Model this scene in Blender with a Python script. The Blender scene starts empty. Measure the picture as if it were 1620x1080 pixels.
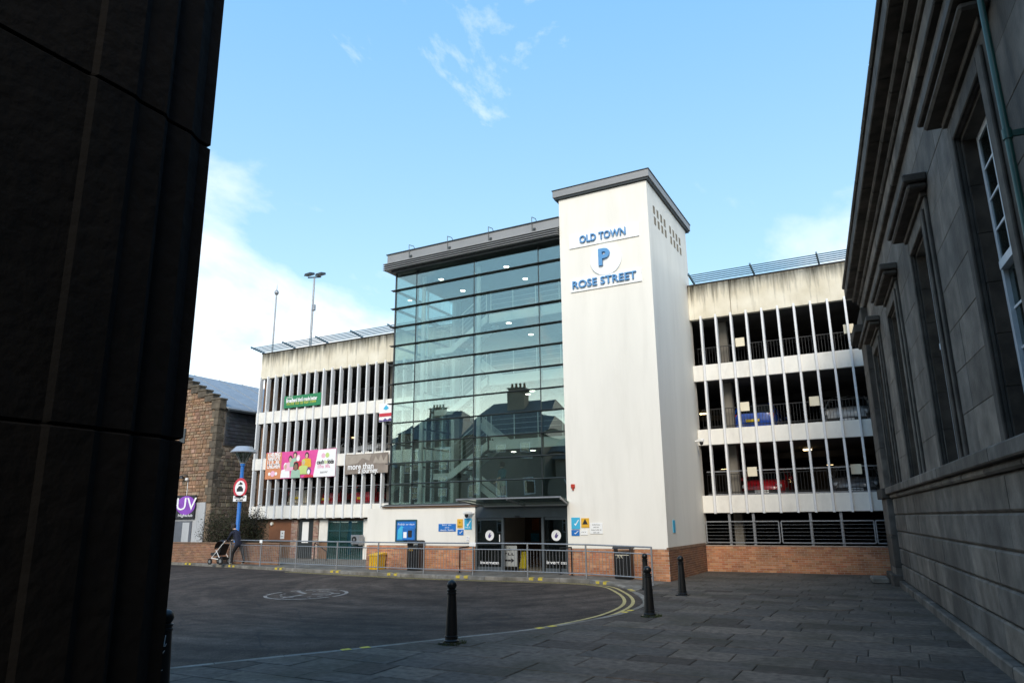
import bpy, bmesh, math, random
from mathutils import Vector, Matrix
random.seed(7)
R = math.radians
SC = bpy.context.scene
COL = SC.collection

# ------------------------------------------------------------------ camera
YAW, PITCH, ROLL, FPX, EYE = R(28.0365), R(14.0959), R(-0.5577), 1120.475, 1.95
_f = Vector((-math.sin(YAW) * math.cos(PITCH), math.cos(YAW) * math.cos(PITCH), math.sin(PITCH)))
_r0 = Vector((math.cos(YAW), math.sin(YAW), 0))
_u0 = _r0.cross(_f)
CR = math.cos(ROLL) * _r0 + math.sin(ROLL) * _u0
CU = -math.sin(ROLL) * _r0 + math.cos(ROLL) * _u0
CF = _f
CP = Vector((0, 0, EYE))
cd = bpy.data.cameras.new('camera')
cd.sensor_width = 36
cd.sensor_fit = 'HORIZONTAL'
cd.lens = FPX / 1620 * 36
cd.clip_start = 0.05
cd.clip_end = 3000
cam = bpy.data.objects.new('camera', cd)
COL.objects.link(cam)
cam.matrix_world = Matrix(((CR.x, CU.x, -CF.x, CP.x), (CR.y, CU.y, -CF.y, CP.y), (CR.z, CU.z, -CF.z, CP.z), (0, 0, 0, 1)))
SC.camera = cam

# ------------------------------------------------------------------ light
SUN_EL, SUN_AZ = R(33), Vector((0.30, -0.95, 0)).normalized()
SUNV = Vector((SUN_AZ.x * math.cos(SUN_EL), SUN_AZ.y * math.cos(SUN_EL), math.sin(SUN_EL)))
world = bpy.data.worlds.new('World')
SC.world = world
world.use_nodes = True
wn, wl = world.node_tree.nodes, world.node_tree.links
wn.clear()
wo = wn.new('ShaderNodeOutputWorld')
bg = wn.new('ShaderNodeBackground')
sky = wn.new('ShaderNodeTexSky')
sky.sky_type = 'NISHITA'
sky.sun_disc = False
sky.sun_elevation = SUN_EL
sky.sun_rotation = math.atan2(SUN_AZ.x, SUN_AZ.y)
sky.altitude = 0
sky.air_density = 1.0
sky.dust_density = 1.0
sky.ozone_density = 1.0
bg.inputs['Strength'].default_value = 0.12
# thin clouds: a flat layer seen in perspective, thicker towards the horizon everywhere
tc = wn.new('ShaderNodeTexCoord')
sp = wn.new('ShaderNodeSeparateXYZ')
wl.new(tc.outputs['Generated'], sp.inputs[0])
def wmath(op, a, b=None, clamp=False):
    n = wn.new('ShaderNodeMath'); n.operation = op; n.use_clamp = clamp
    for i, v in enumerate((a, b)):
        if v is None: continue
        if isinstance(v, (int, float)): n.inputs[i].default_value = v
        else: wl.new(v, n.inputs[i])
    return n.outputs[0]
zc = wmath('ADD', wmath('MAXIMUM', sp.outputs['Z'], 0.0), 0.22)
cv = wn.new('ShaderNodeCombineXYZ')
wl.new(wmath('DIVIDE', sp.outputs['X'], zc), cv.inputs[0])
wl.new(wmath('DIVIDE', sp.outputs['Y'], zc), cv.inputs[1])
cmap = wn.new('ShaderNodeMapping')
cmap.inputs['Location'].default_value = (4.45, 3.1, 0.0)
cmap.inputs['Rotation'].default_value = (0, 0, R(20))
cmap.inputs['Scale'].default_value = (1.0, 0.75, 1)
wl.new(cv.outputs[0], cmap.inputs[0])
cn = wn.new('ShaderNodeTexNoise')
cn.inputs['Scale'].default_value = 1.25
cn.inputs['Detail'].default_value = 8
cn.inputs['Roughness'].default_value = 0.56
cn.inputs['Distortion'].default_value = 0.35
wl.new(cmap.outputs[0], cn.inputs['Vector'])
hz = wmath('POWER', wmath('SUBTRACT', 1.0, wmath('MAXIMUM', sp.outputs['Z'], 0.0), True), 4.0)
cden = wmath('ADD', cn.outputs['Fac'], wmath('MULTIPLY', hz, 0.16))
cr = wn.new('ShaderNodeValToRGB')
cr.color_ramp.elements[0].position = 0.55
cr.color_ramp.elements[1].position = 0.71
wl.new(cden, cr.inputs[0])
cmap2 = wn.new('ShaderNodeMapping')            # a second, finer layer of broken wisps
cmap2.inputs['Location'].default_value = (3.0, 1.8, 6.6)
cmap2.inputs['Rotation'].default_value = (0, 0, R(-35))
cmap2.inputs['Scale'].default_value = (1.0, 0.55, 1)
wl.new(cv.outputs[0], cmap2.inputs[0])
cn2 = wn.new('ShaderNodeTexNoise')
cn2.inputs['Scale'].default_value = 2.3
cn2.inputs['Detail'].default_value = 10
cn2.inputs['Roughness'].default_value = 0.62
cn2.inputs['Distortion'].default_value = 0.6
wl.new(cmap2.outputs[0], cn2.inputs['Vector'])
cr2 = wn.new('ShaderNodeValToRGB')
cr2.color_ramp.elements[0].position = 0.60
cr2.color_ramp.elements[1].position = 0.76
wl.new(cn2.outputs['Fac'], cr2.inputs[0])
cfac = wmath('MAXIMUM', wmath('MULTIPLY', cr.outputs[0], 0.85, True), wmath('MULTIPLY', cr2.outputs[0], 0.8, True))
vc = wn.new('ShaderNodeMixRGB')                # haze: blue overhead, pale near the horizon
vc.inputs[1].default_value = (1.0, 3.1, 6.3, 1)
vc.inputs[2].default_value = (5.0, 6.9, 6.8, 1)
wl.new(wmath('POWER', wmath('SUBTRACT', 1.0, wmath('MAXIMUM', sp.outputs['Z'], 0.0), True), 1.9), vc.inputs[0])
m0 = wn.new('ShaderNodeMixRGB')
m0.inputs[0].default_value = 0.72
wl.new(sky.outputs[0], m0.inputs[1]); wl.new(vc.outputs[0], m0.inputs[2])
mh = wn.new('ShaderNodeMixRGB')                # bright milky band low down, all round
mh.inputs[2].default_value = (17.0, 17.2, 16.0, 1)
bz = wn.new('ShaderNodeMapRange'); bz.interpolation_type = 'SMOOTHSTEP'
bz.inputs[1].default_value = 0.25; bz.inputs[2].default_value = 0.04; bz.inputs[3].default_value = 0.0; bz.inputs[4].default_value = 0.9
wl.new(sp.outputs['Z'], bz.inputs[0]); wl.new(bz.outputs[0], mh.inputs[0]); wl.new(m0.outputs[0], mh.inputs[1])
m1 = wn.new('ShaderNodeMixRGB')
m1.inputs[2].default_value = (6.9, 7.0, 7.1, 1)
wl.new(cfac, m1.inputs[0]); wl.new(mh.outputs[0], m1.inputs[1])
wl.new(m1.outputs[0], bg.inputs['Color'])
wl.new(bg.outputs[0], wo.inputs[0])

sd = bpy.data.lights.new('sun', 'SUN')
sd.energy = 1.85
sd.angle = R(26)
sd.color = (1.0, 0.90, 0.76)
so = bpy.data.objects.new('sun', sd)
COL.objects.link(so)
so.rotation_euler = SUNV.to_track_quat('Z', 'Y').to_euler()
so.location = SUNV * 60

vs = SC.view_settings
vs.view_transform = 'Standard'
vs.look = 'None'
vs.gamma = 1.0
vs.exposure = 0.74
vs.use_curve_mapping = False
SC.cycles.max_bounces = 8
SC.cycles.transparent_max_bounces = 16

# ------------------------------------------------------------------ pixel -> place
def ray(x, y): return (x - 810) / FPX * CR - (y - 540) / FPX * CU + CF
def G(x, y, z=0.0):                      # on a level at height z
    d = ray(x, y); return CP + d * ((z - EYE) / d.z)
def P(x, y, Y):                          # on a plane parallel to the car park front
    d = ray(x, y); return CP + d * (Y / d.y)

# ------------------------------------------------------------------ materials
def nodes(name):
    m = bpy.data.materials.new(name); m.use_nodes = True
    nt = m.node_tree
    return m, nt, nt.nodes, nt.links, nt.nodes['Principled BSDF']
def lerp(a, b, t): return a + (b - a) * t
def mat(name, col, rough=0.6, var=0.12, scale=4.0, bump=0.0, bscale=40.0, metal=0.0, col2=None, streak=0.0, spec=0.5, coat=0.0, stain=None, stain_amt=0.0, stain_scale=1.0):
    m, nt, n, l, b = nodes(name)
    b.inputs['Roughness'].default_value = rough
    b.inputs['Metallic'].default_value = metal
    b.inputs['Specular IOR Level'].default_value = spec
    b.inputs['Coat Weight'].default_value = coat
    tcn = n.new('ShaderNodeTexCoord')
    nz = n.new('ShaderNodeTexNoise')
    nz.inputs['Scale'].default_value = scale; nz.inputs['Detail'].default_value = 6; nz.inputs['Roughness'].default_value = 0.6
    if streak:
        mp = n.new('ShaderNodeMapping'); mp.inputs['Scale'].default_value = (1, 1, streak)
        l.new(tcn.outputs['Object'], mp.inputs[0]); l.new(mp.outputs[0], nz.inputs['Vector'])
    else:
        l.new(tcn.outputs['Object'], nz.inputs['Vector'])
    rp = n.new('ShaderNodeValToRGB')
    c2 = col2 or tuple(min(1, c * (1 + var)) for c in col)
    c1 = col if col2 else tuple(c * (1 - var) for c in col)
    rp.color_ramp.elements[0].color = (*c1, 1); rp.color_ramp.elements[1].color = (*c2, 1)
    rp.color_ramp.elements[0].position = 0.32; rp.color_ramp.elements[1].position = 0.68
    l.new(nz.outputs['Fac'], rp.inputs[0])
    out = rp.outputs[0]
    if stain:
        n2 = n.new('ShaderNodeTexNoise'); n2.inputs['Scale'].default_value = stain_scale; n2.inputs['Detail'].default_value = 7; n2.inputs['Roughness'].default_value = 0.65
        mp2 = n.new('ShaderNodeMapping'); mp2.inputs['Scale'].default_value = (1, 1, streak or 1); mp2.inputs['Location'].default_value = (3.3, 1.7, 0.4)
        l.new(tcn.outputs['Object'], mp2.inputs[0]); l.new(mp2.outputs[0], n2.inputs['Vector'])
        r2 = n.new('ShaderNodeValToRGB'); r2.color_ramp.elements[0].position = 0.5; r2.color_ramp.elements[1].position = 0.72
        l.new(n2.outputs['Fac'], r2.inputs[0])
        ml = n.new('ShaderNodeMath'); ml.operation = 'MULTIPLY'; ml.inputs[1].default_value = stain_amt; l.new(r2.outputs[0], ml.inputs[0])
        mx = n.new('ShaderNodeMixRGB'); l.new(ml.outputs[0], mx.inputs[0]); l.new(out, mx.inputs[1]); mx.inputs[2].default_value = (*stain, 1)
        out = mx.outputs[0]
    l.new(out, b.inputs['Base Color'])
    if bump:
        nb = n.new('ShaderNodeTexNoise'); nb.inputs['Scale'].default_value = bscale; nb.inputs['Detail'].default_value = 5
        l.new(tcn.outputs['Object'], nb.inputs['Vector'])
        bp = n.new('ShaderNodeBump'); bp.inputs['Strength'].default_value = bump; bp.inputs['Distance'].default_value = 0.02
        l.new(nb.outputs['Fac'], bp.inputs['Height']); l.new(bp.outputs[0], b.inputs['Normal'])
    return m
def per_piece(name, cols, rough=0.8, bump=0.3, bscale=30.0, scale=6.0, spec=0.3, grime=None, gamt=0.5, gscale=0.8, gstretch=1.0):
    """colour picked per object (Object Info random) and mottled"""
    m, nt, n, l, b = nodes(name)
    b.inputs['Roughness'].default_value = rough; b.inputs['Specular IOR Level'].default_value = spec
    oi = n.new('ShaderNodeObjectInfo'); rp = n.new('ShaderNodeValToRGB')
    el = rp.color_ramp.elements
    while len(el) < len(cols): el.new(0.5)
    for i, c in enumerate(cols):
        el[i].position = i / max(1, len(cols) - 1); el[i].color = (*c, 1)
    l.new(oi.outputs['Random'], rp.inputs[0])
    tcn = n.new('ShaderNodeTexCoord'); gm = n.new('ShaderNodeNewGeometry')
    nz = n.new('ShaderNodeTexNoise'); nz.inputs['Scale'].default_value = scale; nz.inputs['Detail'].default_value = 6
    l.new(gm.outputs['Position'], nz.inputs['Vector'])
    r2 = n.new('ShaderNodeMapRange'); r2.inputs[1].default_value = 0.3; r2.inputs[2].default_value = 0.7; r2.inputs[3].default_value = 0.62; r2.inputs[4].default_value = 1.35
    l.new(nz.outputs['Fac'], r2.inputs[0])
    mu = n.new('ShaderNodeMixRGB'); mu.blend_type = 'MULTIPLY'; mu.inputs[0].default_value = 1
    l.new(rp.outputs[0], mu.inputs[1]); l.new(r2.outputs[0], mu.inputs[2])
    out = mu.outputs[0]
    if grime:
        n2 = n.new('ShaderNodeTexNoise'); n2.inputs['Scale'].default_value = gscale; n2.inputs['Detail'].default_value = 6
        mpg = n.new('ShaderNodeMapping'); mpg.inputs['Scale'].default_value = (1, 1, gstretch); l.new(gm.outputs['Position'], mpg.inputs[0])
        l.new(mpg.outputs[0], n2.inputs['Vector'])
        r3 = n.new('ShaderNodeMapRange'); r3.inputs[1].default_value = 0.46; r3.inputs[2].default_value = 0.66; r3.inputs[3].default_value = 0; r3.inputs[4].default_value = gamt
        l.new(n2.outputs['Fac'], r3.inputs[0])
        mx = n.new('ShaderNodeMixRGB'); l.new(r3.outputs[0], mx.inputs[0]); l.new(out, mx.inputs[1]); mx.inputs[2].default_value = (*grime, 1)
        out = mx.outputs[0]
    l.new(out, b.inputs['Base Color'])
    nb = n.new('ShaderNodeTexNoise'); nb.inputs['Scale'].default_value = bscale; nb.inputs['Detail'].default_value = 6
    l.new(gm.outputs['Position'], nb.inputs['Vector'])
    bp = n.new('ShaderNodeBump'); bp.inputs['Strength'].default_value = bump; bp.inputs['Distance'].default_value = 0.02
    l.new(nb.outputs['Fac'], bp.inputs['Height']); l.new(bp.outputs[0], b.inputs['Normal'])
    return m
def attr_mat(name, rough=0.85, bump=0.25, grime=(0.08, 0.07, 0.06), gamt=0.35, gscale=1.3):
    """colour stored per brick / per leaf in the mesh"""
    m, nt, n, l, b = nodes(name)
    b.inputs['Roughness'].default_value = rough; b.inputs['Specular IOR Level'].default_value = 0.25
    a = n.new('ShaderNodeAttribute'); a.attribute_name = 'Col'
    gm = n.new('ShaderNodeNewGeometry')
    n2 = n.new('ShaderNodeTexNoise'); n2.inputs['Scale'].default_value = gscale; n2.inputs['Detail'].default_value = 7
    l.new(gm.outputs['Position'], n2.inputs['Vector'])
    r3 = n.new('ShaderNodeMapRange'); r3.inputs[1].default_value = 0.45; r3.inputs[2].default_value = 0.72; r3.inputs[3].default_value = 0; r3.inputs[4].default_value = gamt
    l.new(n2.outputs['Fac'], r3.inputs[0])
    mx = n.new('ShaderNodeMixRGB'); l.new(r3.outputs[0], mx.inputs[0]); l.new(a.outputs['Color'], mx.inputs[1]); mx.inputs[2].default_value = (*grime, 1)
    l.new(mx.outputs[0], b.inputs['Base Color'])
    nb = n.new('ShaderNodeTexNoise'); nb.inputs['Scale'].default_value = 90
    l.new(gm.outputs['Position'], nb.inputs['Vector'])
    bp = n.new('ShaderNodeBump'); bp.inputs['Strength'].default_value = bump; bp.inputs['Distance'].default_value = 0.01
    l.new(nb.outputs['Fac'], bp.inputs['Height']); l.new(bp.outputs[0], b.inputs['Normal'])
    return m
def glass_mat(name, tint, r0=0.12):
    m, nt, n, l, b = nodes(name)
    n.remove(b)
    o = n['Material Output']
    tr = n.new('ShaderNodeBsdfTransparent'); tr.inputs[0].default_value = (*tint, 1)
    gl = n.new('ShaderNodeBsdfGlossy'); gl.inputs['Roughness'].default_value = 0.004; gl.inputs['Color'].default_value = (0.88, 0.96, 0.88, 1)
    lw = n.new('ShaderNodeLayerWeight'); lw.inputs[0].default_value = 0.5
    pw = n.new('ShaderNodeMath'); pw.operation = 'POWER'; pw.inputs[1].default_value = 5; l.new(lw.outputs['Facing'], pw.inputs[0])
    mr = n.new('ShaderNodeMapRange'); mr.inputs[3].default_value = r0; mr.inputs[4].default_value = 1; l.new(pw.outputs[0], mr.inputs[0])
    mx = n.new('ShaderNodeMixShader'); l.new(mr.outputs[0], mx.inputs[0]); l.new(tr.outputs[0], mx.inputs[1]); l.new(gl.outputs[0], mx.inputs[2])
    l.new(mx.outputs[0], o.inputs[0])
    return m
def emit(name, col, s):
    m, nt, n, l, b = nodes(name)
    b.inputs['Base Color'].default_value = (*col, 1)
    b.inputs['Emission Color'].default_value = (*col, 1); b.inputs['Emission Strength'].default_value = s
    nz = n.new('ShaderNodeTexNoise'); nz.inputs['Scale'].default_value = 8
    return m

M = {}
M['render'] = mat('white_render', (0.78, 0.75, 0.68), 0.85, 0.035, 1.3, 0.12, 120, stain=(0.52, 0.49, 0.42), stain_amt=0.24, stain_scale=1.5, streak=0.16)
M['white_paint'] = mat('white_painted_concrete', (0.79, 0.77, 0.71), 0.75, 0.05, 2.5, 0.12, 50, stain=(0.42, 0.40, 0.36), stain_amt=0.3, stain_scale=1.6, streak=0.5)
M['fin'] = mat('painted_fin', (0.76, 0.77, 0.78), 0.65, 0.05, 3.0, 0.08, 50, stain=(0.40, 0.39, 0.36), stain_amt=0.25, stain_scale=2.0, streak=0.3)
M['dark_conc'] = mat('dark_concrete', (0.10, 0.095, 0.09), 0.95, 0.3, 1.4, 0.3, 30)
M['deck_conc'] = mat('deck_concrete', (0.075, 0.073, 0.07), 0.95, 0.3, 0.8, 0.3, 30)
M['col_conc'] = mat('column_concrete', (0.20, 0.185, 0.16), 0.95, 0.2, 2, 0.3, 30, streak=0.3)
M['grey_metal'] = mat('grey_cladding', (0.25, 0.253, 0.255), 0.5, 0.06, 1.2, 0.05, 12, metal=0.1)
M['dark_frame'] = mat('dark_grey_frame', (0.035, 0.042, 0.045), 0.4, 0.1, 3, metal=0.2)
M['door_frame'] = mat('door_frame_grey', (0.085, 0.10, 0.11), 0.45, 0.08, 3, metal=0.2)
M['galv'] = mat('galvanised_steel', (0.30, 0.31, 0.325), 0.45, 0.14, 14, metal=0.6, bump=0.05)
M['rail_blue'] = mat('blue_grey_pipe', (0.07, 0.15, 0.21), 0.5, 0.15, 6)
M['white_steel'] = mat('white_steel', (0.62, 0.66, 0.65), 0.5, 0.05, 4)
M['inner_wall'] = mat('stair_back_wall', (0.085, 0.09, 0.09), 0.8, 0.06, 1.2)
M['ceiling'] = mat('stair_ceiling', (0.14, 0.15, 0.15), 0.9, 0.04, 2)
M['glass'] = glass_mat('tinted_glass', (0.82, 0.90, 0.88), 0.22)
M['win_glass'] = glass_mat('window_glass', (0.5, 0.62, 0.62), 0.12)
M['dark_glass'] = glass_mat('dark_glass', (0.35, 0.40, 0.42), 0.10)
M['brick'] = attr_mat('brick_faces', grime=(0.09, 0.065, 0.05), gamt=0.45)
M['mortar'] = mat('mortar', (0.42, 0.35, 0.29), 0.95, 0.2, 10, 0.3, 60)
M['black_iron'] = mat('black_painted_iron', (0.006, 0.0065, 0.007), 0.36, 0.2, 9, 0.06, 30, spec=.35)
M['yellow_paint'] = mat('yellow_road_paint', (0.60, 0.50, 0.10), 0.85, 0.2, 12, 0.3, 60, stain=(0.12, 0.11, 0.08), stain_amt=0.6, stain_scale=7)
M['yellow_block'] = mat('yellow_kerb_paint', (0.60, 0.46, 0.05), 0.8, 0.15, 12, stain=(.14, .12, .07), stain_amt=.7, stain_scale=9)
M['yellow_line'] = mat('worn_yellow_line', (0.42, 0.34, 0.14), 0.9, 0.2, 9, 0.3, 60, stain=(0.07, 0.065, 0.05), stain_amt=0.7, stain_scale=7)
M['white_line'] = mat('worn_white_line', (0.25, 0.235, 0.215), 0.9, 0.4, 12, 0.3, 60, stain=(0.04, 0.034, 0.03), stain_amt=0.97, stain_scale=6.5)
M['slab'] = per_piece('stone_paving', [(0.050, 0.041, 0.034), (0.094, 0.080, 0.067), (0.069, 0.062, 0.055), (0.122, 0.102, 0.083)], 0.85, 0.5, 22, 9, 0.22, grime=(0.035, 0.034, 0.022), gamt=0.55, gscale=0.9)
M['joint'] = mat('paving_joint', (0.022, 0.024, 0.018), 0.95, 0.4, 8, 0.4, 40)
M['kerb'] = per_piece('kerb_stone', [(0.16, 0.15, 0.13), (0.22, 0.20, 0.17), (0.18, 0.175, 0.16)], 0.85, 0.4, 25, 6, 0.3, grime=(0.06, 0.055, 0.04), gamt=0.6, gscale=1.5)
M['ashlar'] = per_piece('sooty_ashlar', [(0.080, 0.068, 0.056), (0.150, 0.128, 0.106), (0.115, 0.102, 0.088), (0.185, 0.155, 0.125)], 0.8, 0.3, 25, 3.0, 0.35, grime=(0.038, 0.032, 0.026), gamt=0.75, gscale=0.9, gstretch=0.35)
M['trim'] = per_piece('sooty_trim_stone', [(0.066, 0.056, 0.046), (0.086, 0.074, 0.062), (0.105, 0.090, 0.074)], 0.85, 0.3, 25, 4.0, 0.3, grime=(0.03, 0.028, 0.024), gamt=0.6, gscale=0.9)
M['reveal'] = per_piece('brown_reveal_stone', [(0.060, 0.045, 0.033), (0.075, 0.056, 0.041)], 0.9, 0.3, 25, 4.0, 0.3)
M['wood_white'] = mat('white_window_wood', (0.62, 0.64, 0.66), 0.55, 0.06, 8)
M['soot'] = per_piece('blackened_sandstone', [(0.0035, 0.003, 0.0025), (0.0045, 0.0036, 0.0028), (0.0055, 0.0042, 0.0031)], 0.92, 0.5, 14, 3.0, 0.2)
M['green_pipe'] = mat('green_downpipe', (0.012, 0.075, 0.062), 0.4, 0.15, 6)
M['sandstone'] = attr_mat('rubble_stone', 0.9, 0.4, (0.10, 0.08, 0.06), 0.55, 0.7)
M['rub_mortar'] = mat('rubble_mortar', (0.27, 0.20, 0.14), 0.95, 0.2, 5, 0.3, 40)
M['dark_stone'] = per_piece('weathered_coping', [(0.10, 0.085, 0.065), (0.14, 0.115, 0.085), (0.08, 0.07, 0.058)], 0.9, 0.5, 12, 3.0, 0.2)
M['slate'] = per_piece('slate', [(0.055, 0.06, 0.07), (0.075, 0.082, 0.095), (0.065, 0.07, 0.078)], 0.6, 0.2, 20, 4, 0.4)
M['slate_roof'] = mat('grey_sheet_roof', (0.25, 0.28, 0.31), 0.55, 0.15, 2.0, 0.1, 20, streak=2)
M['black'] = mat('black_plastic', (0.012, 0.012, 0.013), 0.45, 0.2, 10)
M['yellow_plastic'] = mat('yellow_plastic', (0.72, 0.42, 0.01), 0.5, 0.06, 6)
M['blue_post'] = mat('blue_paint', (0.02, 0.16, 0.52), 0.4, 0.1, 8)
M['sign_white'] = mat('sign_white', (0.82, 0.82, 0.80), 0.5, 0.02, 6)
M['board_white'] = mat('sign_board_white', (0.84, 0.85, 0.84), 0.5, 0.02, 4)
M['letter_blue'] = mat('letter_blue', (0.09, 0.27, 0.52), 0.45, 0.05, 6)
M['print_black'] = mat('print_black', (0.015, 0.015, 0.018), 0.6, 0.05, 6)
M['print_red'] = mat('print_red', (0.55, 0.03, 0.05), 0.5, 0.05, 6)
M['print_white'] = mat('print_white', (0.85, 0.85, 0.85), 0.6, 0.02, 6)
M['purple'] = mat('purple_print', (0.22, 0.04, 0.42), 0.4, 0.2, 2)
M['logo_purple'] = mat('logo_purple', (0.09, 0.06, 0.20), 0.5, 0.1, 4)
M['cream'] = mat('cream_square', (0.74, 0.68, 0.52), 0.6, 0.05, 4)
M['asph_b'] = None

# ------------------------------------------------------------------ mesh builder
ORG = {}
class MB:
    def __init__(s): s.v, s.f, s.c = [], [], []
    def add(s, vs, fs, col=None):
        o = len(s.v); s.v += [tuple(p) for p in vs]
        for f in fs: s.f.append(tuple(o + i for i in f)); s.c.append(col)
        return s
    def box(s, x0, x1, y0, y1, z0, z1, col=None):
        if x0 > x1: x0, x1 = x1, x0
        if y0 > y1: y0, y1 = y1, y0
        if z0 > z1: z0, z1 = z1, z0
        return s.add([(x0, y0, z0), (x1, y0, z0), (x1, y1, z0), (x0, y1, z0), (x0, y0, z1), (x1, y0, z1), (x1, y1, z1), (x0, y1, z1)],
                     [(0, 3, 2, 1), (4, 5, 6, 7), (0, 1, 5, 4), (1, 2, 6, 5), (2, 3, 7, 6), (3, 0, 4, 7)], col)
    def cbox(s, x0, x1, y0, y1, z0, z1, c=0.01):
        """box with every edge chamfered"""
        xs, ys, zs = sorted((x0, x1)), sorted((y0, y1)), sorted((z0, z1))
        vs, idx = [], {}
        for i in (0, 1):
            for j in (0, 1):
                for k in (0, 1):
                    X, Y, Z = xs[i], ys[j], zs[k]
                    sx, sy, sz = (1 - 2 * i) * c, (1 - 2 * j) * c, (1 - 2 * k) * c
                    idx[i, j, k] = len(vs)
                    vs += [(X, Y + sy, Z + sz), (X + sx, Y, Z + sz), (X + sx, Y + sy, Z)]
        q = lambda i, j, k, a: idx[i, j, k] + a
        fs = []
        for i in (0, 1):
            f = [q(i, 0, 0, 0), q(i, 0, 1, 0), q(i, 1, 1, 0), q(i, 1, 0, 0)]; fs.append(tuple(f if i == 0 else f[::-1]))
            f = [q(0, i, 0, 1), q(1, i, 0, 1), q(1, i, 1, 1), q(0, i, 1, 1)]; fs.append(tuple(f if i == 0 else f[::-1]))
            f = [q(0, 0, i, 2), q(0, 1, i, 2), q(1, 1, i, 2), q(1, 0, i, 2)]; fs.append(tuple(f if i == 0 else f[::-1]))
            for j in (0, 1):
                f = [q(i, j, 0, 0), q(i, j, 0, 1), q(i, j, 1, 1), q(i, j, 1, 0)]; fs.append(tuple(f if (i + j) % 2 else f[::-1]))
                f = [q(i, 0, j, 0), q(i, 0, j, 2), q(i, 1, j, 2), q(i, 1, j, 0)]; fs.append(tuple(f if (i + j) % 2 == 0 else f[::-1]))
                f = [q(0, i, j, 1), q(0, i, j, 2), q(1, i, j, 2), q(1, i, j, 1)]; fs.append(tuple(f if (i + j) % 2 else f[::-1]))
                for k in (0, 1):
                    f = [q(i, j, k, 0), q(i, j, k, 1), q(i, j, k, 2)]; fs.append(tuple(f if (i + j + k) % 2 == 0 else f[::-1]))
        return s.add(vs, fs)
    def prism(s, poly, z0, z1, col=None):
        n = len(poly)
        return s.add([(x, y, z0) for x, y in poly] + [(x, y, z1) for x, y in poly],
                     [tuple(range(n))[::-1], tuple(range(n, 2 * n))] + [(i, (i + 1) % n, n + (i + 1) % n, n + i) for i in range(n)], col)
    def prism_y(s, poly, y0, y1, col=None):      # poly in (x, z)
        n = len(poly)
        return s.add([(x, y0, z) for x, z in poly] + [(x, y1, z) for x, z in poly],
                     [tuple(range(n)), tuple(range(n, 2 * n))[::-1]] + [((i + 1) % n, i, n + i, n + (i + 1) % n) for i in range(n)], col)
    def prism_x(s, poly, x0, x1, col=None):      # poly in (y, z)
        n = len(poly)
        return s.add([(x0, y, z) for y, z in poly] + [(x1, y, z) for y, z in poly],
                     [tuple(range(n))[::-1], tuple(range(n, 2 * n))] + [(i, (i + 1) % n, n + (i + 1) % n, n + i) for i in range(n)], col)
    def tube(s, a, b, r, r2=None, n=8, col=None, caps=True):
        a, b = Vector(a), Vector(b); d = (b - a).normalized(); r2 = r if r2 is None else r2
        t = Vector((0, 0, 1)) if abs(d.z) < 0.9 else Vector((1, 0, 0))
        u = d.cross(t).normalized(); w = d.cross(u)
        vs = []
        for p, rr in ((a, r), (b, r2)):
            for i in range(n):
                q = 2 * math.pi * i / n; vs.append(p + rr * (math.cos(q) * u + math.sin(q) * w))
        fs = [((i + 1) % n, i, n + i, n + (i + 1) % n) for i in range(n)]
        if caps: fs += [tuple(range(n)), tuple(range(n, 2 * n))[::-1]]
        return s.add(vs, fs, col)
    def pipe(s, pts, r, n=8):
        for i in range(len(pts) - 1): s.tube(pts[i], pts[i + 1], r, n=n)
        return s
    def bar(s, a, b, w, h):
        """rectangular bar from a to b, w sideways, h upwards"""
        a, b = Vector(a), Vector(b); d = (b - a).normalized()
        u = d.cross(Vector((0, 0, 1)))
        u = u.normalized() if u.length > 1e-4 else Vector((1, 0, 0))
        k = u.cross(d)
        vs = [p + x * w / 2 * u + z * h / 2 * k for p in (a, b) for x, z in ((-1, -1), (1, -1), (1, 1), (-1, 1))]
        return s.add(vs, [(0, 3, 2, 1), (4, 5, 6, 7)] + [(i, (i + 1) % 4, 4 + (i + 1) % 4, 4 + i) for i in range(4)])
    def lathe(s, prof, cx=0, cy=0, n=20):
        vs = []
        for r, z in prof:
            for i in range(n):
                q = 2 * math.pi * i / n; vs.append((cx + r * math.cos(q), cy + r * math.sin(q), z))
        fs = []
        for k in range(len(prof) - 1):
            for i in range(n): fs.append((k * n + i, k * n + (i + 1) % n, (k + 1) * n + (i + 1) % n, (k + 1) * n + i))
        fs.append(tuple(range(n))[::-1]); m = len(prof) - 1; fs.append(tuple(m * n + i for i in range(n)))
        return s.add(vs, fs)
    def disc_y(s, cx, y0, y1, cz, r, n=28, rz=None):
        return s.prism_y([(cx + r * math.cos(2 * math.pi * i / n), cz + (rz or r) * math.sin(2 * math.pi * i / n)) for i in range(n)], y0, y1)
    def mesh(s, name, mats, org=(0, 0, 0), smooth=False):
        me = bpy.data.meshes.new(name)
        me.from_pydata([(x - org[0], y - org[1], z - org[2]) for x, y, z in s.v], [], s.f)
        for m in (mats if isinstance(mats, (list, tuple)) else [mats]): me.materials.append(M[m] if isinstance(m, str) else m)
        if any(c is not None for c in s.c):
            a = me.color_attributes.new('Col', 'FLOAT_COLOR', 'CORNER')
            k = 0; buf = []
            for f, c in zip(s.f, s.c): buf += list((c or (0.3, 0.3, 0.3)) + (1,)) * len(f)
            a.data.foreach_set('color', buf)
        me.validate()
        bm = bmesh.new(); bm.from_mesh(me); bmesh.ops.recalc_face_normals(bm, faces=bm.faces); bm.to_mesh(me); bm.free()
        if smooth:
            me.polygons.foreach_set('use_smooth', [True] * len(me.polygons))
            try: me.set_sharp_from_angle(angle=R(38))
            except Exception: pass
        me.update()
        return me
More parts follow.
